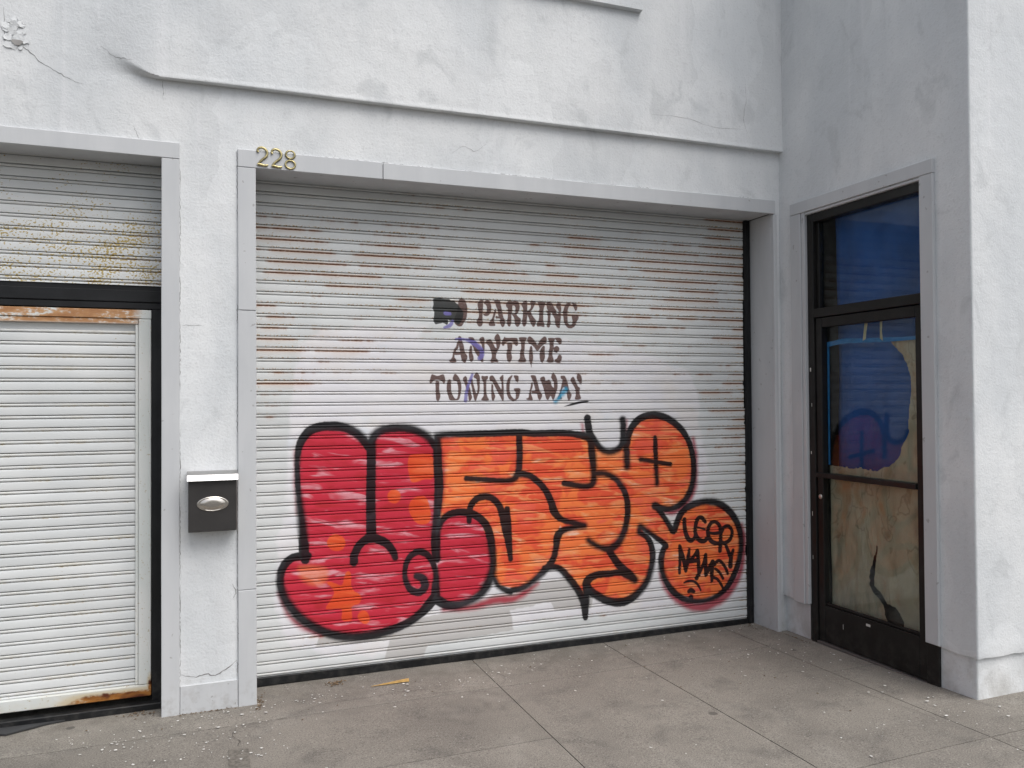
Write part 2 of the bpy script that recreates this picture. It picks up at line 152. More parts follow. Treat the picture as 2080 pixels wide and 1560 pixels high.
def tube(name, pts, radii, mat, parent=None, flat=0.7, n=10, closed=False, yc=0.0):
    """pts in (x, z); a half-round raised stroke standing on the plane y = yc"""
    P = [Vector((p[0], 0, p[1])) for p in pts]
    verts, faces = [], []
    m = len(P)
    for i in range(m):
        if closed:
            t = (P[(i + 1) % m] - P[i - 1]).normalized()
        else:
            t = (P[min(i + 1, m - 1)] - P[max(i - 1, 0)]).normalized()
        nrm = Vector((t.z, 0, -t.x))
        for k in range(n):
            a = 2 * math.pi * k / n
            o = nrm * math.cos(a) * radii[i] + Vector((0, math.sin(a) * radii[i] * flat, 0))
            verts.append(P[i] + o + Vector((0, yc, 0)))
    lim = m if closed else m - 1
    for i in range(lim):
        j = (i + 1) % m
        for k in range(n):
            faces.append((i * n + k, i * n + (k + 1) % n, j * n + (k + 1) % n, j * n + k))
    if not closed:
        faces.append(tuple(range(n))); faces.append(tuple(range((m - 1) * n, m * n))[::-1])
    return from_py(name, verts, faces, mat, parent, smooth=50)

def catmull(pts, sub=4, closed=False):
    P = [np.array(p, float) for p in pts]
    out = []
    n = len(P)
    rng_ = range(n) if closed else range(n - 1)
    for i in rng_:
        p0 = P[i - 1] if (closed or i > 0) else P[0]
        p1 = P[i]; p2 = P[(i + 1) % n]
        p3 = P[(i + 2) % n] if (closed or i + 2 < n) else P[-1]
        for s in range(sub):
            t = s / sub
            out.append(0.5 * ((2 * p1) + (-p0 + p2) * t + (2 * p0 - 5 * p1 + 4 * p2 - p3) * t * t + (-p0 + 3 * p1 - 3 * p2 + p3) * t ** 3))
    if not closed:
        out.append(P[-1])
    return out

# ------------------------------------------------------------------ node helpers
class NT:
    def __init__(self, name):
        self.mat = bpy.data.materials.new(name)
        self.mat.use_nodes = True
        self.t = self.mat.node_tree
        self.t.nodes.clear()
        self.out = self.t.nodes.new('ShaderNodeOutputMaterial')
        self.bsdf = self.t.nodes.new('ShaderNodeBsdfPrincipled')
        self.t.links.new(self.bsdf.outputs[0], self.out.inputs['Surface'])
        g = self.t.nodes.new('ShaderNodeNewGeometry')
        self.pos = g.outputs['Position']
        self.geo = g
        self._sep = None
    def put(self, sock, v):
        if v is None: return
        if isinstance(v, bpy.types.NodeSocket): self.t.links.new(v, sock)
        else:
            if sock.type == 'RGBA' and len(v) == 3: v = (*v, 1)
            sock.default_value = v
    def m(self, op, a, b=None, c=None, clamp=False):
        n = self.t.nodes.new('ShaderNodeMath'); n.operation = op; n.use_clamp = clamp
        self.put(n.inputs[0], a)
        if b is not None: self.put(n.inputs[1], b)
        if c is not None: self.put(n.inputs[2], c)
        return n.outputs[0]
    def xyz(self):
        if self._sep is None:
            s = self.t.nodes.new('ShaderNodeSeparateXYZ'); self.put(s.inputs[0], self.pos)
            self._sep = s.outputs
        return self._sep
    def vec(self, x, y, z):
        n = self.t.nodes.new('ShaderNodeCombineXYZ')
        for i, v in enumerate((x, y, z)): self.put(n.inputs[i], v)
        return n.outputs[0]
    def scl(self, s, off=(0, 0, 0)):
        n = self.t.nodes.new('ShaderNodeMapping')
        self.put(n.inputs['Vector'], self.pos)
        n.inputs['Scale'].default_value = s
        n.inputs['Location'].default_value = off
        return n.outputs[0]
    def noise(self, vec, scale=1.0, detail=3.0, rough=0.5, dist=0.0):
        n = self.t.nodes.new('ShaderNodeTexNoise')
        self.put(n.inputs['Vector'], vec)
        n.inputs['Scale'].default_value = scale
        n.inputs['Detail'].default_value = detail
        n.inputs['Roughness'].default_value = rough
        n.inputs['Distortion'].default_value = dist
        return n.outputs['Fac']
    def voro(self, vec, scale, feature='F1'):
        n = self.t.nodes.new('ShaderNodeTexVoronoi'); n.feature = feature
        self.put(n.inputs['Vector'], vec); n.inputs['Scale'].default_value = scale
        return n.outputs['Distance']
    def ss(self, v, a, b, lo=0.0, hi=1.0):
        n = self.t.nodes.new('ShaderNodeMapRange'); n.interpolation_type = 'SMOOTHSTEP'
        self.put(n.inputs[0], v); self.put(n.inputs[1], a); self.put(n.inputs[2], b)
        self.put(n.inputs[3], lo); self.put(n.inputs[4], hi)
        return n.outputs[0]
    def mix(self, f, a, b):
        n = self.t.nodes.new('ShaderNodeMix'); n.data_type = 'RGBA'
        self.put(n.inputs[0], f); self.put(n.inputs[6], a); self.put(n.inputs[7], b)
        return n.outputs[2]
    def mulc(self, c, f):
        n = self.t.nodes.new('ShaderNodeMix'); n.data_type = 'RGBA'; n.blend_type = 'MULTIPLY'
        n.inputs[0].default_value = 1.0
        self.put(n.inputs[6], c); self.put(n.inputs[7], f)
        return n.outputs[2]
    def grey(self, v):
        n = self.t.nodes.new('ShaderNodeCombineColor')
        for i in range(3): self.put(n.inputs[i], v)
        return n.outputs[0]
    def attr(self, name):
        n = self.t.nodes.new('ShaderNodeAttribute'); n.attribute_name = name
        return n.outputs['Fac']
    def bump(self, h, strength=0.3, dist=0.01, prev=None):
        n = self.t.nodes.new('ShaderNodeBump')
        n.inputs['Strength'].default_value = strength; n.inputs['Distance'].default_value = dist
        self.put(n.inputs['Height'], h)
        if prev is not None: self.put(n.inputs['Normal'], prev)
        return n.outputs[0]
    def done(self, color, rough=0.6, normal=None, metal=0.0, spec=0.3):
        self.put(self.bsdf.inputs['Base Color'], color)
        self.put(self.bsdf.inputs['Roughness'], rough)
        self.put(self.bsdf.inputs['Metallic'], metal)
        self.bsdf.inputs['Specular IOR Level'].default_value = spec
        if normal is not None: self.put(self.bsdf.inputs['Normal'], normal)
        return self.mat

def mat_stucco():
    n = NT('white_stucco')
    x, y, z = n.xyz()
    u = n.m('SUBTRACT', x, y)
    v = n.vec(u, 0.0, z)
    big = n.noise(n.scl((0.9, 0.9, 0.5)), 1.6, 4, 0.55, 0.3)
    # roller patches of repainting: boxy steps with soft edges
    pu = n.m('ADD', n.m('MULTIPLY', u, 2.1), n.m('MULTIPLY', n.noise(v, 3.0, 2), 0.9))
    pz = n.m('ADD', n.m('MULTIPLY', z, 1.3), n.m('MULTIPLY', n.noise(v, 2.2, 2), 1.1))
    wn_ = n.t.nodes.new('ShaderNodeTexWhiteNoise'); wn_.noise_dimensions = '2D'
    n.put(wn_.inputs['Vector'], n.vec(n.m('FLOOR', pu), n.m('FLOOR', pz), 0.0))
    patch = n.m('MULTIPLY', n.m('SUBTRACT', wn_.outputs[0], 0.5), 0.075)
    tone = n.m('ADD', n.ss(big, 0.3, 0.7, 0.89, 1.0), patch)
    sm = n.noise(n.scl((2.2, 2.2, 1.5), (3, 0, 9)), 2.3, 4, 0.65, 0.6)
    smud = n.ss(sm, 0.55, 0.70)
    stk = n.noise(n.scl((13.0, 13.0, 0.6), (1, 0, 4)), 1.0, 3, 0.6)
    streak = n.ss(stk, 0.52, 0.8, 0.0, 0.12)
    pale = n.ss(stk, 0.44, 0.25, 0.0, 0.25)
    h1 = n.noise(n.pos, 85, 4, 0.65)
    grime = n.ss(n.noise(n.pos, 24, 4, 0.72), 0.60, 0.80, 0.0, 0.26)
    col = n.mix(n.ss(big, 0.35, 0.65), (0.685, 0.712, 0.730), (0.742, 0.757, 0.762))
    col = n.mulc(col, n.grey(tone))
    col = n.mix(n.m('MULTIPLY', smud, 0.38), col, (0.46, 0.48, 0.49))
    col = n.mix(streak, col, (0.50, 0.51, 0.52))
    col = n.mix(pale, col, (0.80, 0.80, 0.82))
    col = n.mix(grime, col, (0.42, 0.42, 0.40))
    col = n.mix(n.ss(h1, 0.55, 0.70, 0.0, 0.38), col, (0.47, 0.475, 0.48))
    # splash dirt low down
    low = n.m('MULTIPLY', n.ss(z, 0.30, 0.02), n.ss(sm, 0.40, 0.62))
    col = n.mix(n.m('MULTIPLY', low, 0.45), col, (0.33, 0.31, 0.27))
    hh = n.m('ADD', n.m('MULTIPLY', h1, 0.55), n.m('MULTIPLY', n.noise(n.pos, 12, 2, 0.5), 0.9))
    b = n.bump(hh, 0.42, 0.010)
    return n.done(col, 0.85, b, spec=0.2)

def mat_trim():
    n = NT('grey_trim_paint')
    a = n.noise(n.scl((3, 3, 0.8)), 2.0, 4, 0.6)
    g = n.noise(n.scl((60, 60, 4)), 1.0, 4, 0.6)
    spots = n.ss(n.noise(n.pos, 26, 3, 0.5), 0.695, 0.715)
    col = n.mix(n.ss(a, 0.3, 0.7), (0.505, 0.520, 0.535), (0.555, 0.568, 0.58))
    col = n.mix(n.m('MULTIPLY', spots, 0.5), col, (0.22, 0.21, 0.20))
    x, y, z = n.xyz()
    low = n.m('MULTIPLY', n.ss(z, 0.22, 0.0), n.ss(n.noise(n.pos, 18, 5, 0.7), 0.45, 0.7))
    col = n.mix(n.m('MULTIPLY', low, 0.35), col, (0.25, 0.23, 0.20))
    return n.done(col, 0.55, n.bump(g, 0.12, 0.003), spec=0.35)

def mat_black(name='black_metal', col=(0.0075, 0.008, 0.009), rough=0.45, chips=True, dust=0.14):
    n = NT(name)
    c = n.mix(n.ss(n.noise(n.pos, 5, 5, 0.6), 0.35, 0.75), col, tuple(k * 1.9 for k in col))
    x, y, z = n.xyz()
    low = n.m('MULTIPLY', n.ss(z, 0.28, 0.02), n.ss(n.noise(n.pos, 20, 6, 0.7), 0.42, 0.7))
    c = n.mix(n.m('MULTIPLY', low, dust), c, (0.16, 0.15, 0.13))
    if chips:
        ch = n.ss(n.noise(n.scl((22, 22, 9)), 1.6, 2, 0.4), 0.80, 0.81)
        c = n.mix(ch, c, (0.5, 0.5, 0.48))
    return n.done(c, n.ss(n.noise(n.pos, 9, 4), 0.3, 0.7, rough - 0.08, rough + 0.15), None, spec=0.28)

PITCH = 0.0611
def mat_shutter(name, zref, rust_kind, painted):
    n = NT(name)
    x, y, z = n.xyz()
    ph = n.m('DIVIDE', n.m('SUBTRACT', zref, z), PITCH)
    row = n.m('FLOOR', ph)
    t = n.m('FRACT', ph)
    rx = n.m('MULTIPLY', row, 3.71)
    # base coat with slat to slat differences
    cl = n.noise(n.scl((1.3, 1, 2.0)), 1.7, 2, 0.6)
    rowt = n.noise(n.vec(n.m('MULTIPLY', x, 0.7), rx, 0.0), 1.3, 3, 0.6)
    col = n.mix(n.ss(cl, 0.3, 0.7), (0.63, 0.652, 0.655), (0.70, 0.715, 0.712))
    col = n.mulc(col, n.grey(n.ss(rowt, 0.25, 0.75, 0.90, 1.04)))
    if painted:
        dpa = n.m('ADD', n.attr('patch'), n.m('MULTIPLY', n.m('SUBTRACT', n.noise(n.pos, 7, 3), 0.5), 0.12))
        mp = n.ss(dpa, 0.02, -0.02)
        pc = n.mix(n.ss(n.noise(n.scl((4, 1, 9)), 1.2, 4, 0.6), 0.35, 0.65), (0.71, 0.70, 0.735), (0.755, 0.745, 0.76))
        warm = n.ss(n.noise(n.scl((3, 1, 4), (7, 0, 2)), 1.1, 4), 0.5, 0.7)
        pc = n.mix(n.m('MULTIPLY', warm, 0.4), pc, (0.72, 0.66, 0.60))
        blue = n.ss(n.noise(n.scl((2.5, 1, 5), (17, 0, 5)), 1.3, 4), 0.6, 0.72)
        pc = n.mix(n.m('MULTIPLY', blue, 0.3), pc, (0.52, 0.62, 0.70))
        col = n.mix(n.m('MULTIPLY', mp, 0.9), col, pc)
        dg = n.m('ADD', n.attr('grey'), n.m('MULTIPLY', n.m('SUBTRACT', n.noise(n.pos, 16, 3), 0.5), 0.03))
        col = n.mix(n.m('MULTIPLY', n.ss(dg, 0.006, -0.006), 0.85), col, (0.47, 0.455, 0.44))
    # dirt film: settles on bead
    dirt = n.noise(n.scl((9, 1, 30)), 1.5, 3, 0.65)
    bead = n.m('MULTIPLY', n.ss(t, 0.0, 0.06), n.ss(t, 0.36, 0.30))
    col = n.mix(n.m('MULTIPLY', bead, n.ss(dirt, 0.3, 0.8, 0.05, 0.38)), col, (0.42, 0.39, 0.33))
    # rust
    streak = n.noise(n.vec(n.m('MULTIPLY', x, 1.7), rx, 0.0), 1.9, 5, 0.62)
    fine = n.noise(n.vec(n.m('MULTIPLY', x, 34.0), n.m('MULTIPLY', z, 120.0), 0.0), 1.5, 3, 0.6)
    speck = n.noise(n.vec(n.m('MULTIPLY', x, 60.0), n.m('MULTIPLY', z, 75.0), 0.0), 1.4, 2, 0.5)
    line = n.m('MULTIPLY', n.ss(t, 0.15, 0.27), n.ss(t, 0.42, 0.33))
    line2 = n.m('MULTIPLY', n.ss(t, 0.82, 0.96), 1.0)
    if rust_kind == 'main':
        wt = n.m('MULTIPLY', n.ss(z, 1.85, 2.15), n.ss(z, 2.72, 2.35, 0.35, 1.0))
        wl = n.m('MULTIPLY', n.ss(x, 0.55, 0.02), n.m('MULTIPLY', n.ss(z, 1.25, 1.65), n.ss(z, 2.4, 2.1)))
        wr = n.m('MULTIPLY', n.ss(x, 2.55, 3.15), n.ss(z, 0.4, 1.2))
        wm = n.m('MULTIPLY', n.ss(z, 1.35, 1.75), 0.45)
        wb = n.m('MULTIPLY', n.m('MULTIPLY', n.ss(z, 0.35, 0.22), n.ss(z, 0.1, 0.16)), 0.45)
        wt_all = n.m('MAXIMUM', n.m('MAXIMUM', n.m('MAXIMUM', wt, wb), n.m('MAXIMUM', wl, wr)), wm)
        wt_all = n.m('MULTIPLY', wt_all, n.ss(n.noise(n.scl((1.1, 1, 2.6), (4, 0, 8)), 1.6, 2, 0.5), 0.33, 0.60, 0.45, 1.0))
        thr = n.m('SUBTRACT', 0.72, n.m('MULTIPLY', wt_all, 0.43))
        rs = n.m('MULTIPLY', n.ss(streak, thr, n.m('ADD', thr, 0.12)), n.ss(fine, 0.24, 0.50))
        r1 = n.m('MULTIPLY', rs, line)
        halo = n.m('MULTIPLY', n.m('MULTIPLY', n.ss(streak, thr, n.m('ADD', thr, 0.2)), n.ss(t, 0.95, 0.2)), n.m('MULTIPLY', n.ss(t, 0.0, 0.2), 0.42))
        r2 = n.m('MULTIPLY', n.m('MULTIPLY', n.ss(speck, 0.50, 0.60), line2), n.ss(wt_all, 0.15, 0.7))
        r3 = n.m('MULTIPLY', n.ss(speck, 0.66, 0.72), n.ss(wt_all, 0.3, 0.9))
        # the run-out edges of the curtain
        edge = n.m('MULTIPLY', n.ss(x, 3.06, 3.19), n.ss(n.noise(n.vec(n.m('MULTIPLY', x, 18.0), n.m('MULTIPLY', z, 26.0), 0.0), 1.0, 4, 0.65), 0.42, 0.62))
        r3 = n.m('MAXIMUM', r3, n.m('MULTIPLY', edge, n.m('MULTIPLY', n.m('MAXIMUM', line2, line), 0.9)))
        c1 = n.mix(n.ss(fine, 0.35, 0.7), (0.34, 0.15, 0.055), (0.17, 0.05, 0.02))
        ochre = (0.40, 0.25, 0.09)
    elif rust_kind == 'left':
        wl = n.m('MULTIPLY', n.ss(x, -1.9, -0.55, 0.25, 1.0), n.m('MULTIPLY', n.ss(z, 2.62, 2.35), n.ss(z, 2.0, 2.16)))
        wt_all = n.m('ADD', wl, 0.0)
        thr = n.m('SUBTRACT', 0.76, n.m('MULTIPLY', wt_all, 0.34))
        rs = n.m('MULTIPLY', n.ss(streak, thr, n.m('ADD', thr, 0.12)), n.ss(fine, 0.42, 0.6))
        r1 = n.m('MULTIPLY', rs, line)
        clus = n.noise(n.scl((5, 1, 8)), 1.3, 3, 0.5)
        tt = n.m('SUBTRACT', n.m('SUBTRACT', 0.715, n.m('MULTIPLY', wt_all, 0.14)), n.m('MULTIPLY', n.ss(clus, 0.42, 0.68), 0.10))
        r2 = n.ss(speck, tt, n.m('ADD', tt, 0.04))
        r3 = n.m('MULTIPLY', r2, 0.6)
        halo = 0.0
        c1 = n.mix(n.ss(fine, 0.35, 0.7), (0.36, 0.20, 0.05), (0.22, 0.11, 0.03))
        ochre = (0.40, 0.29, 0.08)
    else:   # wicket leaf: faint yellow weeping on the beads
        thr = 0.47
        rs = n.m('MULTIPLY', n.ss(streak, thr, thr + 0.14), n.ss(fine, 0.45, 0.65))
        r1 = n.m('MULTIPLY', n.m('MULTIPLY', rs, line), 0.75)
        clus = n.ss(n.noise(n.scl((5, 1, 8)), 1.3, 3, 0.5), 0.55, 0.75)
        r2 = n.m('MULTIPLY', n.ss(speck, 0.71, 0.76), n.ss(z, 1.6, 1.95, 0.25, 1.0))
        r3 = n.m('MULTIPLY', n.ss(speck, 0.66, 0.70), n.m('MULTIPLY', clus, 0.7))
        halo = n.m('MULTIPLY', n.m('MULTIPLY', n.ss(streak, 0.45, 0.75), bead), 0.28)
        c1 = (0.38, 0.28, 0.12)
        ochre = (0.40, 0.31, 0.14)
    col = n.mix(halo, col, (0.50, 0.33, 0.22) if rust_kind == 'main' else (0.55, 0.47, 0.28))
    col = n.mix(n.m('MULTIPLY', r3, 0.75), col, ochre)
    col = n.mix(n.m('MULTIPLY', r2, 0.85), col, ochre)
    col = n.mix(n.m('MULTIPLY', r1, 0.92), col, c1)
    rough = 0.52
    if painted:
        wob = n.m('MULTIPLY', n.m('SUBTRACT', n.noise(n.pos, 38, 3, 0.6), 0.5), 0.010)
        wob2 = n.m('MULTIPLY', n.m('SUBTRACT', n.noise(n.pos, 12, 3, 0.6), 0.5), 0.02)
        hr = n.noise(n.vec(n.m('MULTIPLY', x, 2.6), 0.0, n.m('ADD', n.m('MULTIPLY', z, 12.0), n.m('MULTIPLY', x, 1.2))), 1.7, 3, 0.5, 0.6)
        hr2 = n.noise(n.vec(n.m('MULTIPLY', x, 7.0), 3.0, n.m('MULTIPLY', z, 45.0)), 1.4, 3, 0.6)
        def mask(name, w, extra=None, amp=1.0):
            d = n.attr(name)
            if extra is not None: d = n.m('ADD', d, extra)
            r = n.ss(d, w, n.m('MULTIPLY', w, -1.0) if isinstance(w, bpy.types.NodeSocket) else -w)
            return n.m('MULTIPLY', r, amp) if amp != 1.0 else r
        # stencil
        thin = n.ss(fine, 0.25, 0.5, 0.80, 0.97)
        col = n.mix(n.m('MULTIPLY', mask('stencil', 0.016), 0.16), col, (0.25, 0.20, 0.19))
        col = n.mix(n.m('MULTIPLY', mask('stencil', 0.0018), thin), col, (0.118, 0.070, 0.062))
        col = n.mix(n.m('MULTIPLY', mask('blob', 0.003, wob2), 0.95), col, (0.030, 0.032, 0.032))
        col = n.mix(mask('violet', 0.004, wob, 0.85), col, (0.17, 0.15, 0.40))
        col = n.mix(mask('cyan', 0.014, wob2, 0.85), col, (0.02, 0.30, 0.50))
        # fills
        rf = mask('red', 0.010, wob2)
        hi = n.m('MULTIPLY', n.ss(hr, 0.54, 0.68), n.ss(hr2, 0.30, 0.60, 0.35, 1.0))
        redc = n.mix(n.ss(hr, 0.30, 0.50), (0.42, 0.003, 0.012), (0.52, 0.009, 0.034))
        redc = n.mix(n.m('MULTIPLY', hi, 0.66), redc, (0.74, 0.44, 0.49))
        col = n.mix(n.m('MULTIPLY', rf, 0.97), col, redc)
        col = n.mix(mask('faint', 0.02, wob2, 0.5), col, (0.80, 0.25, 0.08))
        col = n.mix(mask('spots', 0.004, wob, 0.93), col, n.mix(n.ss(hr, 0.4, 0.7), (0.66, 0.070, 0.020), (0.75, 0.125, 0.034)))
        of = mask('orange', 0.008, wob2)
        ob = n.noise(n.scl((3.2, 1, 4.5)), 1.5, 3, 0.6, 0.5)
        orc = n.mix(n.ss(ob, 0.43, 0.55), (0.72, 0.075, 0.022), (0.84, 0.175, 0.036))
        orc = n.mix(n.ss(n.noise(n.scl((2.4, 1, 5), (5, 0, 3)), 1.5, 3, 0.55, 0.5), 0.54, 0.62, 0.0, 0.7), orc, (0.76, 0.10, 0.055))
        orc = n.mix(n.m('MULTIPLY', n.ss(hr, 0.50, 0.60), 0.62), orc, (0.86, 0.33, 0.12))
        hs = n.m('MULTIPLY', n.ss(hr, 0.60, 0.70), n.ss(hr2, 0.42, 0.60))
        orc = n.mix(n.m('MULTIPLY', hs, 0.6), orc, (0.86, 0.66, 0.52))
        col = n.mix(n.m('MULTIPLY', of, 0.97), col, orc)
        gl = mask('glow', 0.020, n.m('ADD', wob2, 0.006), 0.88)
        col = n.mix(gl, col, (0.36, 0.006, 0.028))
        bs = n.m('ADD', 0.004, n.m('MULTIPLY', n.ss(n.noise(n.scl((1.7, 1, 2.4), (2, 0, 1)), 1.6, 2), 0.42, 0.68), 0.012))
        over = mask('black', 0.030, wob2, 0.22)
        col = n.mix(over, col, (0.06, 0.04, 0.05))
        bm_ = mask('black', bs, wob)
        bcol = n.mix(n.ss(n.noise(n.scl((2, 1, 3)), 2.0, 4, 0.6), 0.5, 0.75), (0.010, 0.009, 0.011), (0.032, 0.029, 0.036))
        bm_ = n.m('MAXIMUM', bm_, mask('tag', 0.0025))
        col = n.mix(n.m('MULTIPLY', bm_, 0.97), col, bcol)
    dent = n.noise(n.scl((2.5, 1, 14)), 1.4, 1, 0.5)
    nb = n.bump(dent, 0.22, 0.006)
    return n.done(col, 0.6, nb, spec=0.16)

def mat_wicket_frame():
    n = NT('rusty_white_frame')
    x, y, z = n.xyz()
    base = n.mix(n.ss(n.noise(n.pos, 4, 4), 0.3, 0.7), (0.60, 0.63, 0.61), (0.68, 0.69, 0.67))
    f = n.noise(n.scl((30, 10, 60)), 1.5, 5, 0.7)
    cl = n.noise(n.scl((4, 4, 10)), 1.6, 5, 0.65)
    top = n.m('MULTIPLY', n.ss(z, 1.935, 1.955), n.ss(x, -0.53, -0.60))
    rt = n.m('MULTIPLY', top, n.ss(n.m('ADD', n.m('MULTIPLY', cl, 0.75), n.m('MULTIPLY', f, 0.5)), 0.50, 0.62))
    bot = n.m('MULTIPLY', n.ss(z, 0.125, 0.06), n.ss(x, -1.00, -0.78))
    stile = n.m('MULTIPLY', n.ss(z, 0.22, 0.06), n.ss(x, -0.535, -0.51))
    bl = n.noise(n.scl((6, 2, 16)), 1.3, 4, 0.6, 0.6)
    rb = n.ss(n.m('MULTIPLY', n.m('MAXIMUM', bot, stile), n.m('ADD', n.m('MULTIPLY', f, 0.75), n.m('MULTIPLY', bl, 1.15))), 0.50, 0.78)
    halo = n.ss(n.m('MULTIPLY', n.m('MAXIMUM', bot, stile), n.m('ADD', 0.6, bl)), 0.1, 0.6)
    weep = n.m('MULTIPLY', n.ss(z, 0.16, 0.05), n.ss(n.noise(n.scl((9, 1, 14)), 1, 4), 0.35, 0.65))
    sp = n.ss(n.noise(n.scl((70, 20, 80)), 1.2, 2), 0.66, 0.72)
    c = n.mix(n.m('MULTIPLY', weep, 0.35), base, (0.52, 0.44, 0.28))
    c = n.mix(n.m('MULTIPLY', sp, 0.55), c, (0.36, 0.27, 0.12))
    c = n.mix(n.m('MULTIPLY', halo, 0.55), c, (0.52, 0.38, 0.16))
    rc = n.mix(n.ss(cl, 0.40, 0.62), (0.46, 0.235, 0.085), (0.33, 0.135, 0.035))
    c = n.mix(n.m('MULTIPLY', rt, 0.92), c, rc)
    db = n.mix(n.ss(bl, 0.40, 0.65), (0.34, 0.14, 0.03), (0.10, 0.028, 0.012))
    c = n.mix(rb, c, db)
    return n.done(c, 0.65, n.bump(f, 0.15, 0.003), spec=0.25)

def mat_concrete():
    n = NT('grey_concrete')
    oi = n.t.nodes.new('ShaderNodeObjectInfo')
    rnd = oi.outputs['Random']
    x, y, z = n.xyz()
    a = n.noise(n.scl((1, 1, 1)), 1.3, 5, 0.6, 0.5)
    b = n.noise(n.scl((1, 1, 1), (5, 3, 0)), 4.5, 6, 0.65, 0.3)
    ag = n.noise(n.pos, 170, 3, 0.65)
    c = n.mix(n.ss(a, 0.32, 0.68), (0.188, 0.173, 0.152), (0.245, 0.226, 0.197))
    c = n.mix(n.ss(b, 0.48, 0.70, 0.0, 0.55), c, (0.118, 0.111, 0.101))
    c = n.mix(n.ss(n.noise(n.pos, 2.4, 4, 0.55, 0.8), 0.56, 0.72, 0.0, 0.45), c, (0.30, 0.282, 0.25))
    c = n.mix(n.ss(ag, 0.52, 0.66, 0.0, 0.75), c, (0.070, 0.065, 0.060))
    c = n.mix(n.ss(ag, 0.44, 0.32, 0.0, 0.60), c, (0.40, 0.375, 0.34))
    c = n.mulc(c, n.grey(n.ss(rnd, 0, 1, 0.93, 1.06)))
    # grime gathered along the foot of the walls
    foot = n.m('MULTIPLY', n.ss(y, -0.22, 0.10), n.ss(n.noise(n.pos, 7, 5, 0.7), 0.40, 0.65))
    c = n.mix(n.m('MULTIPLY', foot, 0.45), c, (0.12, 0.108, 0.09))
    gum = n.m('MULTIPLY', n.ss(n.voro(n.scl((1, 1, 0)), 2.1), 0.055, 0.040), 0.6)
    c = n.mix(gum, c, (0.055, 0.052, 0.05))
    nb = n.bump(ag, 0.35, 0.004)
    return n.done(c, 0.88, nb, spec=0.2)

def mat_plain(name, col, rough=0.6, metal=0.0, var=0.12, scale=12.0, spec=0.3, bump=0.1):
    n = NT(name)
    k = n.noise(n.pos, scale, 5, 0.6)
    c = n.mix(n.ss(k, 0.3, 0.7), tuple(v * (1 - var) for v in col), tuple(min(1, v * (1 + var)) for v in col))
    return n.done(c, rough, n.bump(n.noise(n.pos, scale * 8, 3), bump, 0.002), metal, spec)

def mat_asphalt():
    n = NT('asphalt')
    c = n.mix(n.noise(n.pos, 90, 4, 0.7), (0.035, 0.035, 0.036), (0.07, 0.07, 0.068))
    return n.done(c, 0.9, n.bump(n.noise(n.pos, 150, 3), 0.4, 0.004))

def mat_glass():
    n = NT('window_glass')
    t = n.t
    t.nodes.remove(n.bsdf)
    inc = n.geo.outputs['Incoming']; nor = n.geo.outputs['Normal']
    dp = t.nodes.new('ShaderNodeVectorMath'); dp.operation = 'DOT_PRODUCT'
    t.links.new(inc, dp.inputs[0]); t.links.new(nor, dp.inputs[1])
    k = n.m('SUBTRACT', 1.0, n.m('ABSOLUTE', dp.outputs['Value']))
    F = n.m('ADD', 0.028, n.m('MULTIPLY', n.m('POWER', k, 5.0), 0.95), clamp=True)
    tr = t.nodes.new('ShaderNodeBsdfTransparent'); tr.inputs[0].default_value = (0.86, 0.90, 0.89, 1)
    gl = t.nodes.new('ShaderNodeBsdfGlossy'); gl.inputs['Roughness'].default_value = 0.012
    wv = n.bump(n.noise(n.pos, 2.2, 2), 0.05, 0.004)
    t.links.new(wv, gl.inputs['Normal'])
    df = t.nodes.new('ShaderNodeBsdfDiffuse'); df.inputs[0].default_value = (0.40, 0.40, 0.37, 1)
    m1 = t.nodes.new('ShaderNodeMixShader'); n.put(m1.inputs[0], F)
    t.links.new(tr.outputs[0], m1.inputs[1]); t.links.new(gl.outputs[0], m1.inputs[2])
    # dusty film, heavier at the foot of the pane
    x, y, z = n.xyz()
    film = n.m('MULTIPLY', n.ss(n.noise(n.scl((8, 8, 3)), 1.6, 5, 0.6), 0.3, 0.8), n.ss(z, 0.75, 0.25, 0.020, 0.11))
    m2 = t.nodes.new('ShaderNodeMixShader'); n.put(m2.inputs[0], film)
    t.links.new(m1.outputs[0], m2.inputs[1]); t.links.new(df.outputs[0], m2.inputs[2])
    t.links.new(m2.outputs[0], n.out.inputs['Surface'])
    return n.mat

def mat_paper():
    n = NT('brown_kraft_paper')
    x, y, z = n.xyz()
    a = n.noise(n.scl((3, 3, 2)), 1.6, 4, 0.55, 0.5)
    b = n.noise(n.scl((3, 3, 2), (4, 8, 1)), 2.3, 3, 0.5, 0.4)
    c = n.mix(n.ss(a, 0.35, 0.65), (0.52, 0.415, 0.295), (0.63, 0.52, 0.39))
    c = n.mix(n.ss(b, 0.54, 0.70, 0.0, 0.55), c, (0.52, 0.27, 0.13))
    c = n.mix(n.ss(n.noise(n.scl((3, 3, 1.4), (9, 1, 5)), 2.6, 3, 0.5, 0.6), 0.55, 0.72, 0.0, 0.6), c, (0.17, 0.15, 0.10))
    low = n.ss(n.m('ADD', z, n.m('MULTIPLY', n.noise(n.pos, 4, 3), 0.25)), 0.62, 0.38)
    c = n.mix(n.m('MULTIPLY', low, 0.4), c, (0.36, 0.33, 0.28))
    tide = n.m('MULTIPLY', n.ss(n.m('ABSOLUTE', n.m('SUBTRACT', b, 0.55)), 0.018, 0.004), n.ss(z, 0.4, 0.7))
    c = n.mix(n.m('MULTIPLY', tide, 0.35), c, (0.16, 0.09, 0.045))
    fold = n.noise(n.scl((4, 4, 1.2)), 2.2, 4, 0.55, 1.2)
    return n.done(c, 0.85, n.bump(fold, 0.8, 0.03), spec=0.15)

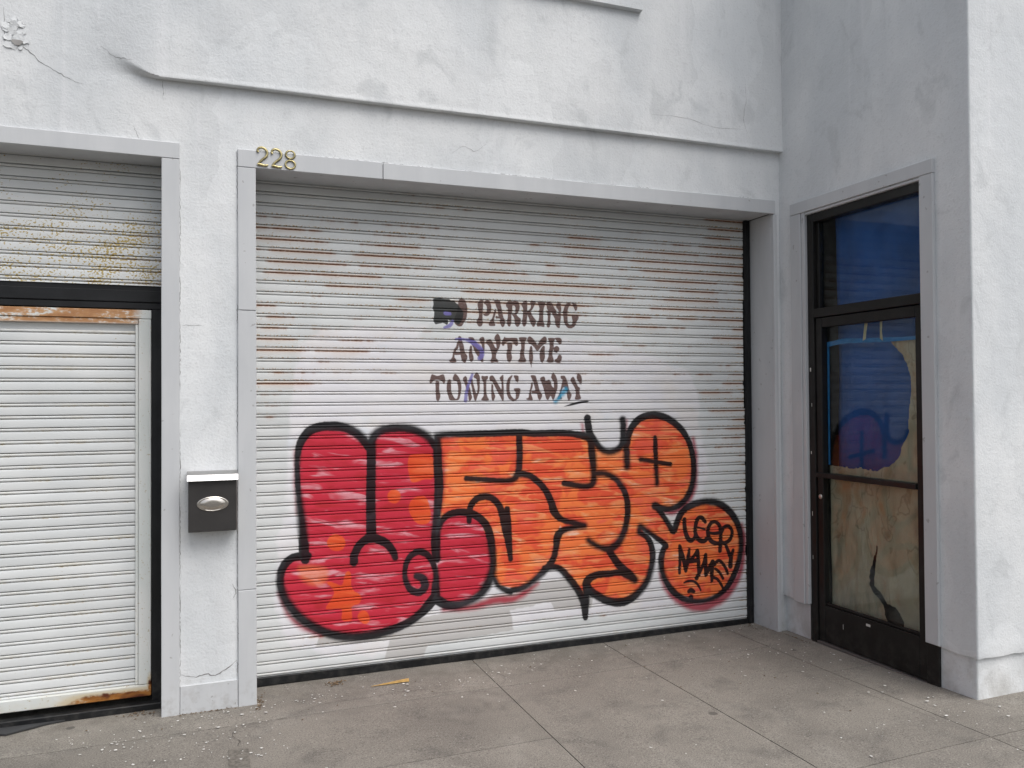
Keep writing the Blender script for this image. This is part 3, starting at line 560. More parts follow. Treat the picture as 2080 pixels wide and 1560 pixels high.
STUCCO = mat_stucco()
TRIM = mat_trim()
BLACK = mat_black()
BRONZE = mat_black('dark_bronze_frame', (0.010, 0.0095, 0.009), 0.38)
CONC = mat_concrete()
GLASS = mat_glass()
PAPER = mat_paper()
ASPH = mat_asphalt()
JOINT = mat_plain('joint_dirt', (0.085, 0.078, 0.068), 0.95, var=0.3, scale=25)
INNER = mat_plain('interior_plaster', (0.20, 0.195, 0.18), 0.9)
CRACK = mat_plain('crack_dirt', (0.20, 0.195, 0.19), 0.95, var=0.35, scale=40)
ZREF = 1.354 + PITCH * 60
SH_MAIN = mat_shutter('graffiti_shutter_paint', ZREF, 'main', True)
ZREF_L = 2.600 + PITCH * 20
SH_LEFT = mat_shutter('pale_shutter_paint', ZREF_L, 'left', False)
ZREF_W = 1.302 + PITCH * 40
SH_WICK = mat_shutter('wicket_shutter_paint', ZREF_W, 'wick', False)
FRAME_W = mat_wicket_frame()

# ------------------------------------------------------------------ ground levels
def zg(x, y):
    yy = min(0.0, max(-1.7, y))
    return 0.006 * max(-1.0, min(x, 6.0)) - 0.02 * yy * smoothstep(1.0, 3.0, x)

# ------------------------------------------------------------------ setting: road, kerb, pavement
def sheet(name, x0, x1, y0, y1, z, mat):
    o = from_py(name, [(x0, y0, z), (x1, y0, z), (x1, y1, z), (x0, y1, z)], [(0, 1, 2, 3)], mat)
    return setp(o, kind='structure')

sheet('road', -300, 300, -300, 300, -0.15, ASPH)
pv = box('pavement', -9, 11, -4.05, 0.42, -0.149, -0.032, JOINT, bev=0)
# slab bed follows the slabs a few mm lower
def ground_patch(name, x0, x1, y0, y1, drop, nx, ny, mat, parent, skirt=0.0, rough=0.0):
    verts, faces = [], []
    for j in range(ny + 1):
        for i in range(nx + 1):
            X = x0 + (x1 - x0) * i / nx; Y = y0 + (y1 - y0) * j / ny
            e = 0.0
            if skirt and (i in (0, nx) or j in (0, ny)): e = -0.0022
            r = rough * mnoise.noise(Vector((X * 2.1, Y * 2.1, 3.3)))
            verts.append((X, Y, zg(X, Y) - drop + e + r))
    w = nx + 1
    for j in range(ny):
        for i in range(nx):
            faces.append((j * w + i, j * w + i + 1, (j + 1) * w + i + 1, (j + 1) * w + i))
    if skirt:
        ring = [i for i in range(w)] + [j * w + nx for j in range(1, ny + 1)] + [ny * w + i for i in range(nx - 1, -1, -1)] + [j * w for j in range(ny - 1, 0, -1)]
        base = len(verts)
        for r in ring:
            v = verts[r]; verts.append((v[0], v[1], v[2] - skirt))
        k = len(ring)
        for a in range(k):
            b = (a + 1) % k
            faces.append((ring[b], ring[a], base + a, base + b))
    return from_py(name, verts, faces, mat, parent, smooth=60)

setp(pv, kind='structure')
ground_patch('joint_bed', -9, 11, -4.05, 0.42, 0.006, 60, 16, JOINT, pv)
J = 0.0026
colx = [-9.0, -7.26, -5.52, -3.78, -2.04, 1.235, 2.10, 2.985, 3.86, 4.73, 5.6, 6.47, 7.34, 8.21, 9.08, 11.0]
for ci in range(len(colx) - 1):
    x0, x1 = colx[ci], colx[ci + 1]
    if x1 <= 1.3:
        rows = [0.42, -0.235, -0.945, -2.05, -3.05, -4.05]
    elif x0 < 2.9:
        rows = [0.42, -0.235, -1.745, -2.7, -4.05]
    else:
        rows = [0.42, -0.76, -1.745, -2.7, -4.05]
    for r in range(len(rows) - 1):
        nx = max(4, int((x1 - x0) / 0.22)); ny = max(3, int((rows[r] - rows[r + 1]) / 0.25))
        ground_patch('slab', x0 + J, x1 - J, rows[r + 1] + J, rows[r] - J, 0.0, nx, ny, CONC, pv, skirt=0.02, rough=0.003)

kerb = box('kerb', -9, 11, -4.22, -4.055, -0.15, 0.005, CONC, bev=0.02, seg=3)
setp(kerb, kind='structure')

# ------------------------------------------------------------------ the building
bld = empty('stucco_building', (0, 0, 0))
setp(bld, 'white painted stucco building with grey door trim and a projecting side bay', 'building')

def grid_wall(name, us, vv, fn, skip, mat, parent, smooth=28):
    us = sorted(set(round(u, 4) for u in us)); vv = sorted(set(round(v, 4) for v in vv))
    verts = []; idx = {}
    faces = []
    def vid(i, j):
        if (i, j) not in idx:
            idx[(i, j)] = len(verts); verts.append(fn(us[i], vv[j]))
        return idx[(i, j)]
    for i in range(len(us) - 1):
        for j in range(len(vv) - 1):
            if skip((us[i] + us[i + 1]) / 2, (vv[j] + vv[j + 1]) / 2): continue
            faces.append((vid(i, j), vid(i + 1, j), vid(i + 1, j + 1), vid(i, j + 1)))
    return from_py(name, verts, faces, mat, parent, smooth=smooth)

YW = 0.014
ZL = 3.156
def facade_pt(x, z):
    und = 0.0035 * mnoise.noise(Vector((x * 1.3, z * 1.3, 0.5))) + 0.0016 * mnoise.noise(Vector((x * 6, z * 6, 2.5)))
    p = 0.040 * smoothstep(-0.80, -0.47, x)
    w = 0.0006 + 0.16 * smoothstep(-0.455, -0.78, x)
    zl = ZL + 0.005 * mnoise.noise(Vector((x * 1.1, 9, 0)))
    y = YW - p * smoothstep(0, w, z - ZL)
    zz = z
    if abs(z - ZL) < 0.004: zz = z + (zl - ZL)
    # drip lip curling over the ledge
    y -= 0.002 * smoothstep(-0.5, -0.3, x) * smoothstep(0, 0.002, z - ZL) * smoothstep(0.03, 0.004, z - ZL)
    if x < 2.247: y -= 0.035 * smoothstep(0, 0.003, z - 3.903)
    edge = 1.0
    return (x, y + und * edge, zz)
us = list(np.arange(-9, -1.6, 0.12)) + list(np.arange(-1.6, -1.0, 0.035)) + list(np.arange(-1.0, -0.4, 0.01)) + list(np.arange(-0.4, 3.30, 0.035)) + [3.30, 3.34, -3.93, -0.42, -0.03, 3.262, 2.2465, 2.249]
vz = list(np.arange(0, 3.0, 0.06)) + list(np.arange(3.0, 3.14, 0.01)) + list(np.arange(3.14, 3.25, 0.004)) + list(np.arange(3.25, 3.40, 0.01)) + list(np.arange(3.40, 6.0, 0.06)) + [ZL, ZL + 0.0008, ZL + 0.004, 3.902, 3.9075, 6.0, 2.80, 2.79]
vz = [v for v in vz if not (0 < abs(v - ZL) < 0.0035 and v not in (ZL + 0.0008,))]
def fskip(x, z):
    return (-3.93 < x < -0.42 and z < 2.79) or (-0.03 < x < 3.262 and z < 2.80)
grid_wall('facade_wall', us, vz, facade_pt, fskip, STUCCO, bld)

# side bay: runs from the facade out to the corner, then along the street
XR = 3.300; YC = -1.424
def bay_pt(u, z, off=0.0):
    """u = metres along the wall from the facade corner"""
    L = -YC + YW
    und = 0.003 * mnoise.noise(Vector((u * 1.5, z * 1.5, 7.5))) + 0.0015 * mnoise.noise(Vector((u * 7, z * 7, 1.5)))
    r = 0.010
    bx, by = XR + off, YC + off          # the whole corner moves inwards by off
    und *= min(1.0, abs(u - L) / 0.06)
    if u < L - r:
        return (bx + und, YW + (by + r - YW) * u / (L - r), z)
    if u > L + r: return (bx + r + (u - L - r), by + und, z)
    a = (u - (L - r)) / (2 * r) * math.pi / 2
    ch = 0.003 * mnoise.noise(Vector((3.1, 4.2, z * 14))) + 0.002 * mnoise.noise(Vector((3.1, 9.2, z * 40)))
    ch *= math.sin(2 * a)
    cx, cy = bx + r, by + r
    return (cx - math.cos(a) * r + ch * 0.7, cy - math.sin(a) * r + ch * 0.7, z)
Lb = -YC + YW
ub = [0.0] + list(np.arange(0.04, Lb - 0.012, 0.04)) + [Lb - 0.0101, Lb - 0.005, Lb, Lb + 0.005, Lb + 0.0101] + list(np.arange(Lb + 0.05, Lb + 1.5, 0.04)) + list(np.arange(Lb + 1.5, Lb + 7, 0.2)) + [0.235, 1.19 + YW - 0.0]
ZP = 0.258
def bay_up(u, z):
    if z < ZP - 0.001:
        p = bay_pt(u, ZP + 0.004 * mnoise.noise(Vector((u * 9, 1, 1))), 0.026); return p
    if z < ZP + 0.001:
        return bay_pt(u, ZP - 0.004 + 0.009 * mnoise.noise(Vector((u * 11, 2, 3))) + 0.005 * mnoise.noise(Vector((u * 40, 2, 3))), 0.002)
    return bay_pt(u, z)
def bskip(u, z): return 0.235 < u < 1.204 and z < 2.725
vb = [ZP - 0.003, ZP, ZP + 0.012] + list(np.arange(0.31, 6.0, 0.06)) + [2.725, 6.0]
grid_wall('bay_wall', ub, vb, bay_up, bskip, STUCCO, bld)
grid_wall('bay_plinth', ub, [-0.06, 0.0, 0.06, 0.12, 0.18, 0.24, 0.275], lambda u, z: bay_pt(u, z, 0.022), lambda u, z: 0.235 < u < 1.204, STUCCO, bld)
# hidden shell so that no light leaks in from behind
box('roof', -9, 10.3, 0.03, 6, 5.96, 6.1, STUCCO, bld, bev=0)
box('bay_roof', 3.32, 10.3, -1.40, 0.029, 5.96, 6.1, STUCCO, bld, bev=0)
box('rear_wall', -9, 10.3, 5.9, 6.0, -0.1, 5.955, STUCCO, bld, bev=0)
box('end_wall', -9.05, -8.98, 0.02, 5.89, -0.1, 5.955, STUCCO, bld, bev=0)
box('end_wall', 10.2, 10.3, -1.4, 5.89, -0.1, 5.955, STUCCO, bld, bev=0)
# room behind the glass door
rx0, rx1, ry0, ry1, rz1 = 3.39, 5.4, -1.36, 0.6, 2.9
fv = [(rx0, ry0, 0.01), (rx1, ry0, 0.01), (rx1, ry1, 0.01), (rx0, ry1, 0.01), (rx0, ry0, rz1), (rx1, ry0, rz1), (rx1, ry1, rz1), (rx0, ry1, rz1)]
from_py('room_shell', fv, [(0, 1, 2, 3), (4, 7, 6, 5), (1, 5, 6, 2), (0, 4, 5, 1), (3, 2, 6, 7)], INNER, bld)
# blocks that close the wall thickness round the door
box('door_reveal', 3.332, 3.40, -0.236, 0.6, 0.0, 2.9, INNER, bld, bev=0)
box('door_reveal', 3.332, 3.40, -1.40, -1.196, 0.0, 2.9, INNER, bld, bev=0)
box('door_reveal', 3.332, 3.40, -1.195, -0.237, 2.728, 2.9, INNER, bld, bev=0)

# --- trim boards
ZT = 2.75
BT = 0.030
def board(name, *a, **k): return box(name, *a, TRIM, bld, bev=0.0025, warp=k.get('warp', 0.0016), cuts=k.get('cuts', 6))
# graffiti shutter opening
lint = board('lintel_board', -0.089, 0.6600, 0.0, BT, ZT, 2.841)
board('lintel_board', 0.6635, 3.262, 0.001, BT, ZT + 0.001, 2.840)
board('jamb_board', -0.089, 0.0, 0.0, BT, 2.0135, ZT - 0.002)
board('jamb_board', -0.0905, 0.0, 0.0015, BT, 0.5875, 2.011)
board('jamb_board', -0.089, 0.0005, 0.0, BT, -0.012, 0.585)
board('jamb_board', 3.243, 3.272, 0.0, BT, 0.012, ZT - 0.003)
board('soffit_board', 0.002, 3.240, BT + 0.001, 0.34, ZT + 0.006, ZT + 0.03)
board('reveal_board', 3.243, 3.270, BT + 0.001, 0.34, 0.012, ZT + 0.004)
box('reveal_board', -0.03, -0.002, BT + 0.001, 0.34, -0.01, ZT + 0.004, TRIM, bld, bev=0.002)
# left shutter opening
board('lintel_board', -3.98, -0.365, 0.0, BT, 2.762, 2.842)
board('jamb_board', -0.449, -0.365, 0.0005, BT, -0.016, 2.760)
board('jamb_board', -3.98, -3.90, 0.0005, BT, -0.03, 2.760)
board('soffit_board', -3.90, -0.452, BT + 0.001, 0.26, 2.768, 2.79)
box('reveal_board', -0.447, -0.42, BT + 0.001, 0.26, -0.01, 2.764, TRIM, bld, bev=0.002)
box('reveal_board', -3.93, -3.902, BT + 0.001, 0.26, -0.03, 2.764, TRIM, bld, bev=0.002)
board('base_board', -0.3635, -0.0915, 0.004, BT, -0.006, 0.137)
# glass door surround on the bay
XT = 3.281
board('lintel_board', XT, 3.31, -1.213, -0.112, 2.712, 2.786)
board('jamb_board', XT + 0.001, 3.31, -0.206, -0.113, 0.246, 2.710)
board('jamb_stop', XT + 0.008, 3.328, -0.238, -0.208, 0.252, 2.712)
board('jamb_board', XT + 0.0005, 3.31, -1.212, -1.127, 0.262, 2.710)
board('jamb_stop', XT + 0.016, 3.334, -1.205, -1.150, 0.268, 2.708)
board('lintel_stop', XT + 0.010, 3.334, -1.190, -0.239, 2.694, 2.711)

# --- cracks and scaling paint
def ribbon(name, pts, w, mat, parent, yoff=None, plane='facade'):
    P = catmull(pts, 5)
    verts, faces = [], []
    for i, p in enumerate(P):
        a = P[max(0, i - 1)]; b = P[min(len(P) - 1, i + 1)]
        t = np.array([b[0] - a[0], b[1] - a[1]]); t /= (np.linalg.norm(t) + 1e-9)
        nn = np.array([t[1], -t[0]])
        j = (rng.random() - 0.5) * 0.006
        ww = w * (0.35 + 0.9 * rng.random()) * min(1.0, 0.25 + 3 * min(i, len(P) - 1 - i) / len(P))
        for s in (-1, 1):
            qx, qz = p[0] + nn[0] * (j + s * ww), p[1] + nn[1] * (j + s * ww)
            if plane == 'facade':
                f = facade_pt(qx, qz); verts.append((qx, f[1] - 0.0011, qz))
            else:
                verts.append((qx, qz, zg(qx, qz) + 0.0045))
    for i in range(len(P) - 1):
        faces.append((2 * i, 2 * i + 1, 2 * i + 3, 2 * i + 2))
    return from_py(name, verts, faces, mat, parent)
for pts, w in [([(-1.131, 3.406), (-1.131, 3.301), (-1.123, 3.244), (-1.097, 3.236), (-1.056, 3.231), (-1.015, 3.201), (-0.974, 3.165), (-0.912, 3.133), (-0.859, 3.104), (-0.796, 3.084)], 0.0016),
               ([(-0.721, 3.28), (-0.667, 3.239), (-0.623, 3.228), (-0.58, 3.222)], 0.0009),
               ([(-0.579, 2.909), (-0.561, 2.875), (-0.552, 2.846)], 0.0009),
               ([(-0.445, 3.15), (-0.443, 3.11), (-0.441, 3.048)], 0.0008),
               ([(2.304, 3.29), (2.585, 3.294), (2.766, 3.258), (2.989, 3.27)], 0.0008),
               ([(3.013, 3.598), (3.019, 3.471), (2.998, 3.341), (3.027, 3.249)], 0.0008),
               ([(-0.25, 1.93), (-0.30, 1.932), (-0.352, 1.929)], 0.0009),
               ([(-0.36, 0.19), (-0.30, 0.172), (-0.24, 0.180), (-0.20, 0.168), (-0.14, 0.20), (-0.095, 0.235)], 0.0022),
               ([(-0.12, 0.62), (-0.10, 0.58), (-0.115, 0.54)], 0.0013),
               ([(1.05, 2.93), (1.12, 2.98), (1.20, 2.96), (1.27, 3.02)], 0.0007)]:
    ribbon('crack', pts, w, CRACK, bld)
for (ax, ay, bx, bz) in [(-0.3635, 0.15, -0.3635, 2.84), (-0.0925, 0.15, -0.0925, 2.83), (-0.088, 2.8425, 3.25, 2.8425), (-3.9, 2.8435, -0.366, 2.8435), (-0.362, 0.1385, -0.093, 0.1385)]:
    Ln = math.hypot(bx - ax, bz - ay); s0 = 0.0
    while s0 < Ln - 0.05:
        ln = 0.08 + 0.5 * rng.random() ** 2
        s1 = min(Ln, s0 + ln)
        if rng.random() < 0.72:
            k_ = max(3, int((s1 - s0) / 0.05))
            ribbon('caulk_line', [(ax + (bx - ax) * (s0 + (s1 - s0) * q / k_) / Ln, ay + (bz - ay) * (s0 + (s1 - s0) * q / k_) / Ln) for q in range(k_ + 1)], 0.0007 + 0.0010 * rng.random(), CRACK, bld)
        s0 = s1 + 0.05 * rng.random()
# scaled-off spot high on the left: curled plates round a bare hollow
bmv, bmf = [], []
for k in range(34):
    a = rng.random() * 6.28; rr = 0.075 * math.sqrt(rng.random())
    cx, cz = -1.075 + rr * math.cos(a) * 0.8, 3.29 + rr * math.sin(a) * 1.0
    n_ = 5 + int(rng.random() * 3); s = 0.009 + 0.013 * rng.random()
    tilt = (rng.random(2) - 0.5) * 0.4
    base = len(bmv)
    y0 = facade_pt(cx, cz)[1] - 0.004
    for q in range(n_):
        b = 6.28 * q / n_ + rng.random() * 0.5
        dx, dz = s * math.cos(b) * (0.7 + 0.5 * rng.random()), s * math.sin(b) * (0.7 + 0.5 * rng.random())
        bmv.append((cx + dx, y0 + dx * tilt[0] + dz * tilt[1], cz + dz))
    for q in range(n_):
        v = bmv[base + q]; bmv.append((v[0], v[1] + 0.0025, v[2]))
    bmf.append(tuple(range(base, base + n_)))
    for q in range(n_):
        bmf.append((base + q, base + n_ + q, base + n_ + (q + 1) % n_, base + (q + 1) % n_))
fl = from_py('scaling_paint', bmv, bmf, STUCCO, bld)
fl['kind'] = 'stuff'
hol = [( -1.075 + 0.022 * math.cos(a) * (1 + .25 * math.sin(3 * a)), 3.245 + 0.016 * math.sin(a) * (1 + .2 * math.cos(2 * a))) for a in np.linspace(0, 6.28, 19)[:-1]]
from_py('bare_patch', [(p[0], facade_pt(p[0], p[1])[1] - 0.0085, p[1]) for p in hol], [tuple(range(18))], mat_plain('bare_render', (0.33, 0.32, 0.31), 0.95), bld)

# ------------------------------------------------------------------ shutters
# one interlocking slat: (drop below its top joint, set-back)
PROFILE = [(-0.0003, 0.020), (0.0002, 0.015), (0.0033, 0.014), (0.0042, 0.0010), (0.0065, -0.0012), (0.0100, -0.0020), (0.0143, -0.0008),
           (0.0164, 0.0012), (0.0172, 0.0095), (0.0194, 0.0095), (0.0203, 0.0010), (0.0225, 0.0000), (0.0290, -0.0006), (0.0360, -0.0010), (0.0430, -0.0010),
           (0.0500, -0.0008), (0.0560, -0.0004), (0.0592, 0.0002), (0.0603, 0.0016), (0.0607, 0.0140), (0.0610, 0.020)]
FINE = sum(([PROFILE[i], ((PROFILE[i][0] + PROFILE[i + 1][0]) / 2, (PROFILE[i][1] + PROFILE[i + 1][1]) / 2)] if 10 <= i <= 15 else [PROFILE[i]] for i in range(len(PROFILE))), [])

def slat_arrays(x_list, zt, yp, prof, seed):
    nx = len(x_list); nr = len(prof)
    X = np.tile(np.array(x_list), nr)
    Zd = np.repeat([p[0] for p in prof], nx); Yd = np.repeat([p[1] for p in prof], nx)
    r = np.random.default_rng(seed)
    ph = r.random(3) * 6.28
    wob = 0.0008 * np.sin(X * 2.1 + ph[0]) + 0.0004 * np.sin(X * 5.3 + ph[1])
    sag = 0.0003 * np.sin(X * 1.7 + ph[2])
    V = np.stack([X, yp + Yd + wob, zt - Zd + sag], 1)
    i = np.arange(nx - 1)
    F = []
    for j in range(nr - 1):
        a = j * nx + i
        F.append(np.stack([a, a + nx, a + nx + 1, a + 1], 1))
    return V, np.concatenate(F)

def np_mesh(name, V, F, mat, parent, attrs=None):
    me = bpy.data.meshes.new(name)
    me.vertices.add(len(V)); me.vertices.foreach_set('co', V.astype(np.float32).ravel())
    me.loops.add(F.size); me.loops.foreach_set('vertex_index', F.astype(np.int32).ravel())
    me.polygons.add(len(F))
    me.polygons.foreach_set('loop_start', np.arange(0, F.size, 4, dtype=np.int32))
    me.polygons.foreach_set('loop_total', np.full(len(F), 4, dtype=np.int32))
    me.update(calc_edges=True)
    me.polygons.foreach_set('use_smooth', np.ones(len(F), dtype=bool))
    me.set_sharp_from_angle(angle=math.radians(40))
    if attrs:
        for k, v in attrs.items():
            a = me.attributes.new(k, 'FLOAT', 'POINT'); a.data.foreach_set('value', v.astype(np.float32))
    return link(name, me, mat, parent)

# --- painted marks as signed distances on the curtain (metres)
FAR = 0.2
def stroke_sdf(X, Z, stroke, out):
    S = np.array(catmull(stroke, 5)) / 1000.0
    mg = 0.06
    lo = S[:, :2].min(0) - mg; hi = S[:, :2].max(0) + mg
    sel = np.where((X > lo[0]) & (X < hi[0]) & (Z > lo[1]) & (Z < hi[1]))[0]
    if not len(sel): return
    px, pz = X[sel], Z[sel]
    best = out[sel]
    for a, b in zip(S[:-1], S[1:]):
        d = b - a; L2 = d[0] ** 2 + d[1] ** 2 + 1e-12
        t = np.clip(((px - a[0]) * d[0] + (pz - a[1]) * d[1]) / L2, 0, 1)
        dd = np.hypot(px - a[0] - t * d[0], pz - a[1] - t * d[1]) - (a[2] + t * d[2])
        best = np.minimum(best, dd)
    out[sel] = best
def poly_sdf(X, Z, poly, out, smooth=True):
    P = np.array(catmull(poly, 3, True) if smooth else poly) / 1000.0
    mg = 0.12
    lo = P.min(0) - mg; hi = P.max(0) + mg
    sel = np.where((X > lo[0]) & (X < hi[0]) & (Z > lo[1]) & (Z < hi[1]))[0]
    if not len(sel): return
    px, pz = X[sel], Z[sel]
    dmin = np.full(len(sel), 9.0); ins = np.zeros(len(sel), bool)
    Q = np.roll(P, -1, 0)
    for a, b in zip(P, Q):
        d = b - a; L2 = d[0] ** 2 + d[1] ** 2 + 1e-12
        t = np.clip(((px - a[0]) * d[0] + (pz - a[1]) * d[1]) / L2, 0, 1)
        dmin = np.minimum(dmin, np.hypot(px - a[0] - t * d[0], pz - a[1] - t * d[1]))
        if a[1] != b[1]:
            c = ((a[1] > pz) != (b[1] > pz)) & (px < (b[0] - a[0]) * (pz - a[1]) / (b[1] - a[1]) + a[0])
            ins ^= c
    out[sel] = np.minimum(out[sel], np.where(ins, -dmin, dmin))
def paint_attrs(X, Z):
    res = {}
    for k, shapes in PAINT.items():
        o = np.full(len(X), FAR)
        for s in shapes:
            if len(s[0]) == 3: stroke_sdf(X, Z, s, o)
            else: poly_sdf(X, Z, s, o, smooth=(k not in ('grey', 'orange', 'red')))
        res[k] = o
    return res

# graffiti shutter
SH = empty('rolling_shutter', (1.6, 0.265, 0.0))
setp(SH, 'wide white rolling shutter with rust streaks, no-parking stencil and red and orange graffiti', 'shutter')
YS = 0.265
built = []
k = 23
while True:
    zt = 1.354 + PITCH * k
    if zt < 0.055: break
    low = zt < 1.52
    sten = 1.50 <= zt < 2.26
    if low: xs = np.concatenate([np.arange(-0.02, 2.55, 0.0055), np.linspace(2.55, 3.2, 220)])
    elif sten: xs = np.concatenate([np.arange(-0.02, 0.95, 0.02), np.arange(0.95, 1.95, 0.0035), np.arange(1.95, 3.201, 0.02)])
    else: xs = np.linspace(-0.02, 3.2, 82)
    prof = FINE if (low or sten) else PROFILE
    if zt - PITCH < 0.052:
        prof = [p for p in prof if p[0] < zt - 0.046]
    built.append(slat_arrays(xs, zt, YS, prof, 1000 + k))
    k -= 1
allX = np.concatenate([b[0][:, 0] for b in built]); allZ = np.concatenate([b[0][:, 2] for b in built])
PA = paint_attrs(allX, allZ)
o0 = 0
for V, F in built:
    n_ = len(V)
    np_mesh('slat', V, F, SH_MAIN, SH, {kk: vv[o0:o0 + n_] for kk, vv in PA.items()})
    o0 += n_
# top fascia the curtain disappears behind, black bottom bar and side guides
box('bottom_bar', -0.02, 3.196, 0.250, 0.285, 0.004, 0.050, BLACK, SH, bev=0.003, cuts=8, warp=0.0015)
box('bottom_seal', -0.02, 3.196, 0.256, 0.28, -0.012, 0.0035, BLACK, SH, bev=0.001)
box('guide_rail', 3.196, 3.2425, 0.246, 0.30, 0.016, ZT + 0.004, BLACK, SH, bev=0.003)
box('guide_lip', 3.2, 3.215, 0.238, 0.245, 0.018, ZT + 0.003, BLACK, SH, bev=0.002)
box('guide_rail', -0.0295, -0.021, 0.246, 0.30, 0.0, ZT + 0.004, BLACK, SH, bev=0.001)
# black paint dragged over the curtain edge beside the guide
ev, ef = [], []
for s in range(40):
    zc = 0.08 + 2.55 * rng.random(); w = 0.002 + 0.013 * rng.random() ** 2; h = 0.006 + 0.02 * rng.random()
    b0 = len(ev)
    for q in range(7):
        a = -math.pi / 2 + math.pi * q / 6
        ev.append((3.1965 - w * math.cos(a) * (0.7 + 0.5 * rng.random()), YS - 0.0032, zc + h * math.sin(a)))
    ef.append(tuple(range(b0, b0 + 7)))
eo = from_py('paint_drag', ev, ef, BLACK, SH)
eo['kind'] = 'stuff'

# left shutter with wicket
SL = empty('rolling_shutter', (-2.2, 0.20, 0.0))
setp(SL, 'pale rust-speckled rolling shutter at the left edge with a black framed wicket door', 'shutter')
YL = 0.20
k = 3
ztops = []
zt = 2.600 + PITCH * 4
while zt > 2.14:
    prof = [p for p in PROFILE if zt - p[0] > 2.137]
    V, F = slat_arrays(np.linspace(-3.90, -0.4487, 70), zt, YL, prof, 300 + int(zt * 100))
    np_mesh('slat', V, F, SH_LEFT, SL)
    zt -= PITCH
zt = 2.600 - PITCH * 8
WX0 = -1.52
while zt > 0.05:
    prof = [p for p in PROFILE if zt - p[0] > 0.04]
    if zt < 2.07:
        V, F = slat_arrays(np.linspace(-3.90, WX0 - 0.0605, 50), zt, YL, prof, 300 + int(zt * 100))
        np_mesh('slat', V, F, SH_LEFT, SL)
    zt -= PITCH
box('head_rail', -3.90, -0.4485, 0.205, 0.235, 2.117, 2.150, BLACK, SL, bev=0.001)
box('head_rail', -3.90, -0.4485, 0.176, 0.235, 2.056, 2.116, BLACK, SL, bev=0.003)
box('head_rail', WX0 - 0.06, -0.4485, 0.180, 0.235, 2.022, 2.0535, BLACK, SL, bev=0.002)
box('door_post', -0.501, -0.4485, 0.178, 0.235, -0.004, 2.0205, BLACK, SL, bev=0.003)
box('door_post', WX0 - 0.06, WX0 - 0.003, 0.178, 0.235, -0.01, 2.0205, BLACK, SL, bev=0.003)
box('bottom_bar', -3.90, WX0 - 0.062, 0.185, 0.22, -0.02, 0.044, BLACK, SL, bev=0.003)
sill = box('door_sill', -3.9, -0.45, 0.128, 0.177, -0.035, 0.030, BLACK, SL, bev=0.004, cuts=10, warp=0.004)
# wicket leaf: frame is the part, its slats are the pieces
fb = []
def addbox(bm, x0, x1, y0, y1, z0, z1, bev=0.003):
    r = bmesh.ops.create_cube(bm, size=1.0)
    for v in r['verts']:
        v.co = Vector((x0 + (v.co.x + .5) * (x1 - x0), y0 + (v.co.y + .5) * (y1 - y0), z0 + (v.co.z + .5) * (z1 - z0)))
    es = list({e for v in r['verts'] for e in v.link_edges})
    bmesh.ops.bevel(bm, geom=es, offset=bev, segments=1, affect='EDGES')
bm = bmesh.new()
addbox(bm, WX0, -0.504, 0.182, 0.225, 1.972, 2.017)
addbox(bm, WX0 + 0.06, -0.566, 0.187, 0.225, 1.944, 1.970)
addbox(bm, -0.5640, -0.505, 0.183, 0.225, 0.112, 1.9705)
addbox(bm, -0.5790, -0.5655, 0.190, 0.225, 0.112, 1.942, 0.002)
addbox(bm, WX0 + 0.001, WX0 + 0.058, 0.183, 0.225, 0.112, 1.9705)
addbox(bm, WX0, -0.504, 0.182, 0.225, 0.052, 0.1095)
me = bpy.data.meshes.new('wicket_door'); bm.to_mesh(me); bm.free()
WK = link('wicket_door', me, FRAME_W, SL)
WK['label'] = 'white wicket leaf with orange rust along its top rail and bottom corner'
zt = 1.302 + PITCH * 10
first = True
while zt > 0.115:
    prof = [p for p in PROFILE if zt - p[0] > 0.108]
    if first:
        prof = [(-0.03, 0.004)] + prof[1:]; first = False
    V, F = slat_arrays(np.linspace(WX0 + 0.05, -0.5660, 26), zt, YL + 0.004, prof, 700 + int(zt * 100))
    np_mesh('slat', V, F, SH_WICK, WK)
    zt -= PITCH

# ------------------------------------------------------------------ glass door in the bay
DR = empty('glass_door', (3.34, -0.715, 0.03))
setp(DR, 'narrow dark bronze framed glass shop door with a transom pane above it', 'door')
XF0, XF1 = 3.307, 3.375
def fr(name, y0, y1, z0, z1, x0=XF0, x1=XF1, par=None, mat=BRONZE, bev=0.003):
    return box(name, x0, x1, y0, y1, z0, z1, mat, par or DR, bev=bev)
fr('frame_jamb', -0.292, -0.240, 0.02, 2.692)
fr('frame_jamb', -1.190, -1.112, 0.035, 2.692)
fr('frame_head', -1.111, -0.293, 2.640, 2.692)
fr('transom_bar', -1.111, -0.293, 2.042, 2.098, XF0 - 0.004)
fr('glazing_bead', -0.318, -0.2935, 2.0995, 2.638, 3.332, 3.372)
fr('glazing_bead', -1.1105, -1.085, 2.0995, 2.638, 3.332, 3.372)
tp = fr('transom_pane', -1.0845, -0.3185, 2.1, 2.6385, 3.352, 3.358, mat=GLASS, bev=0.0)
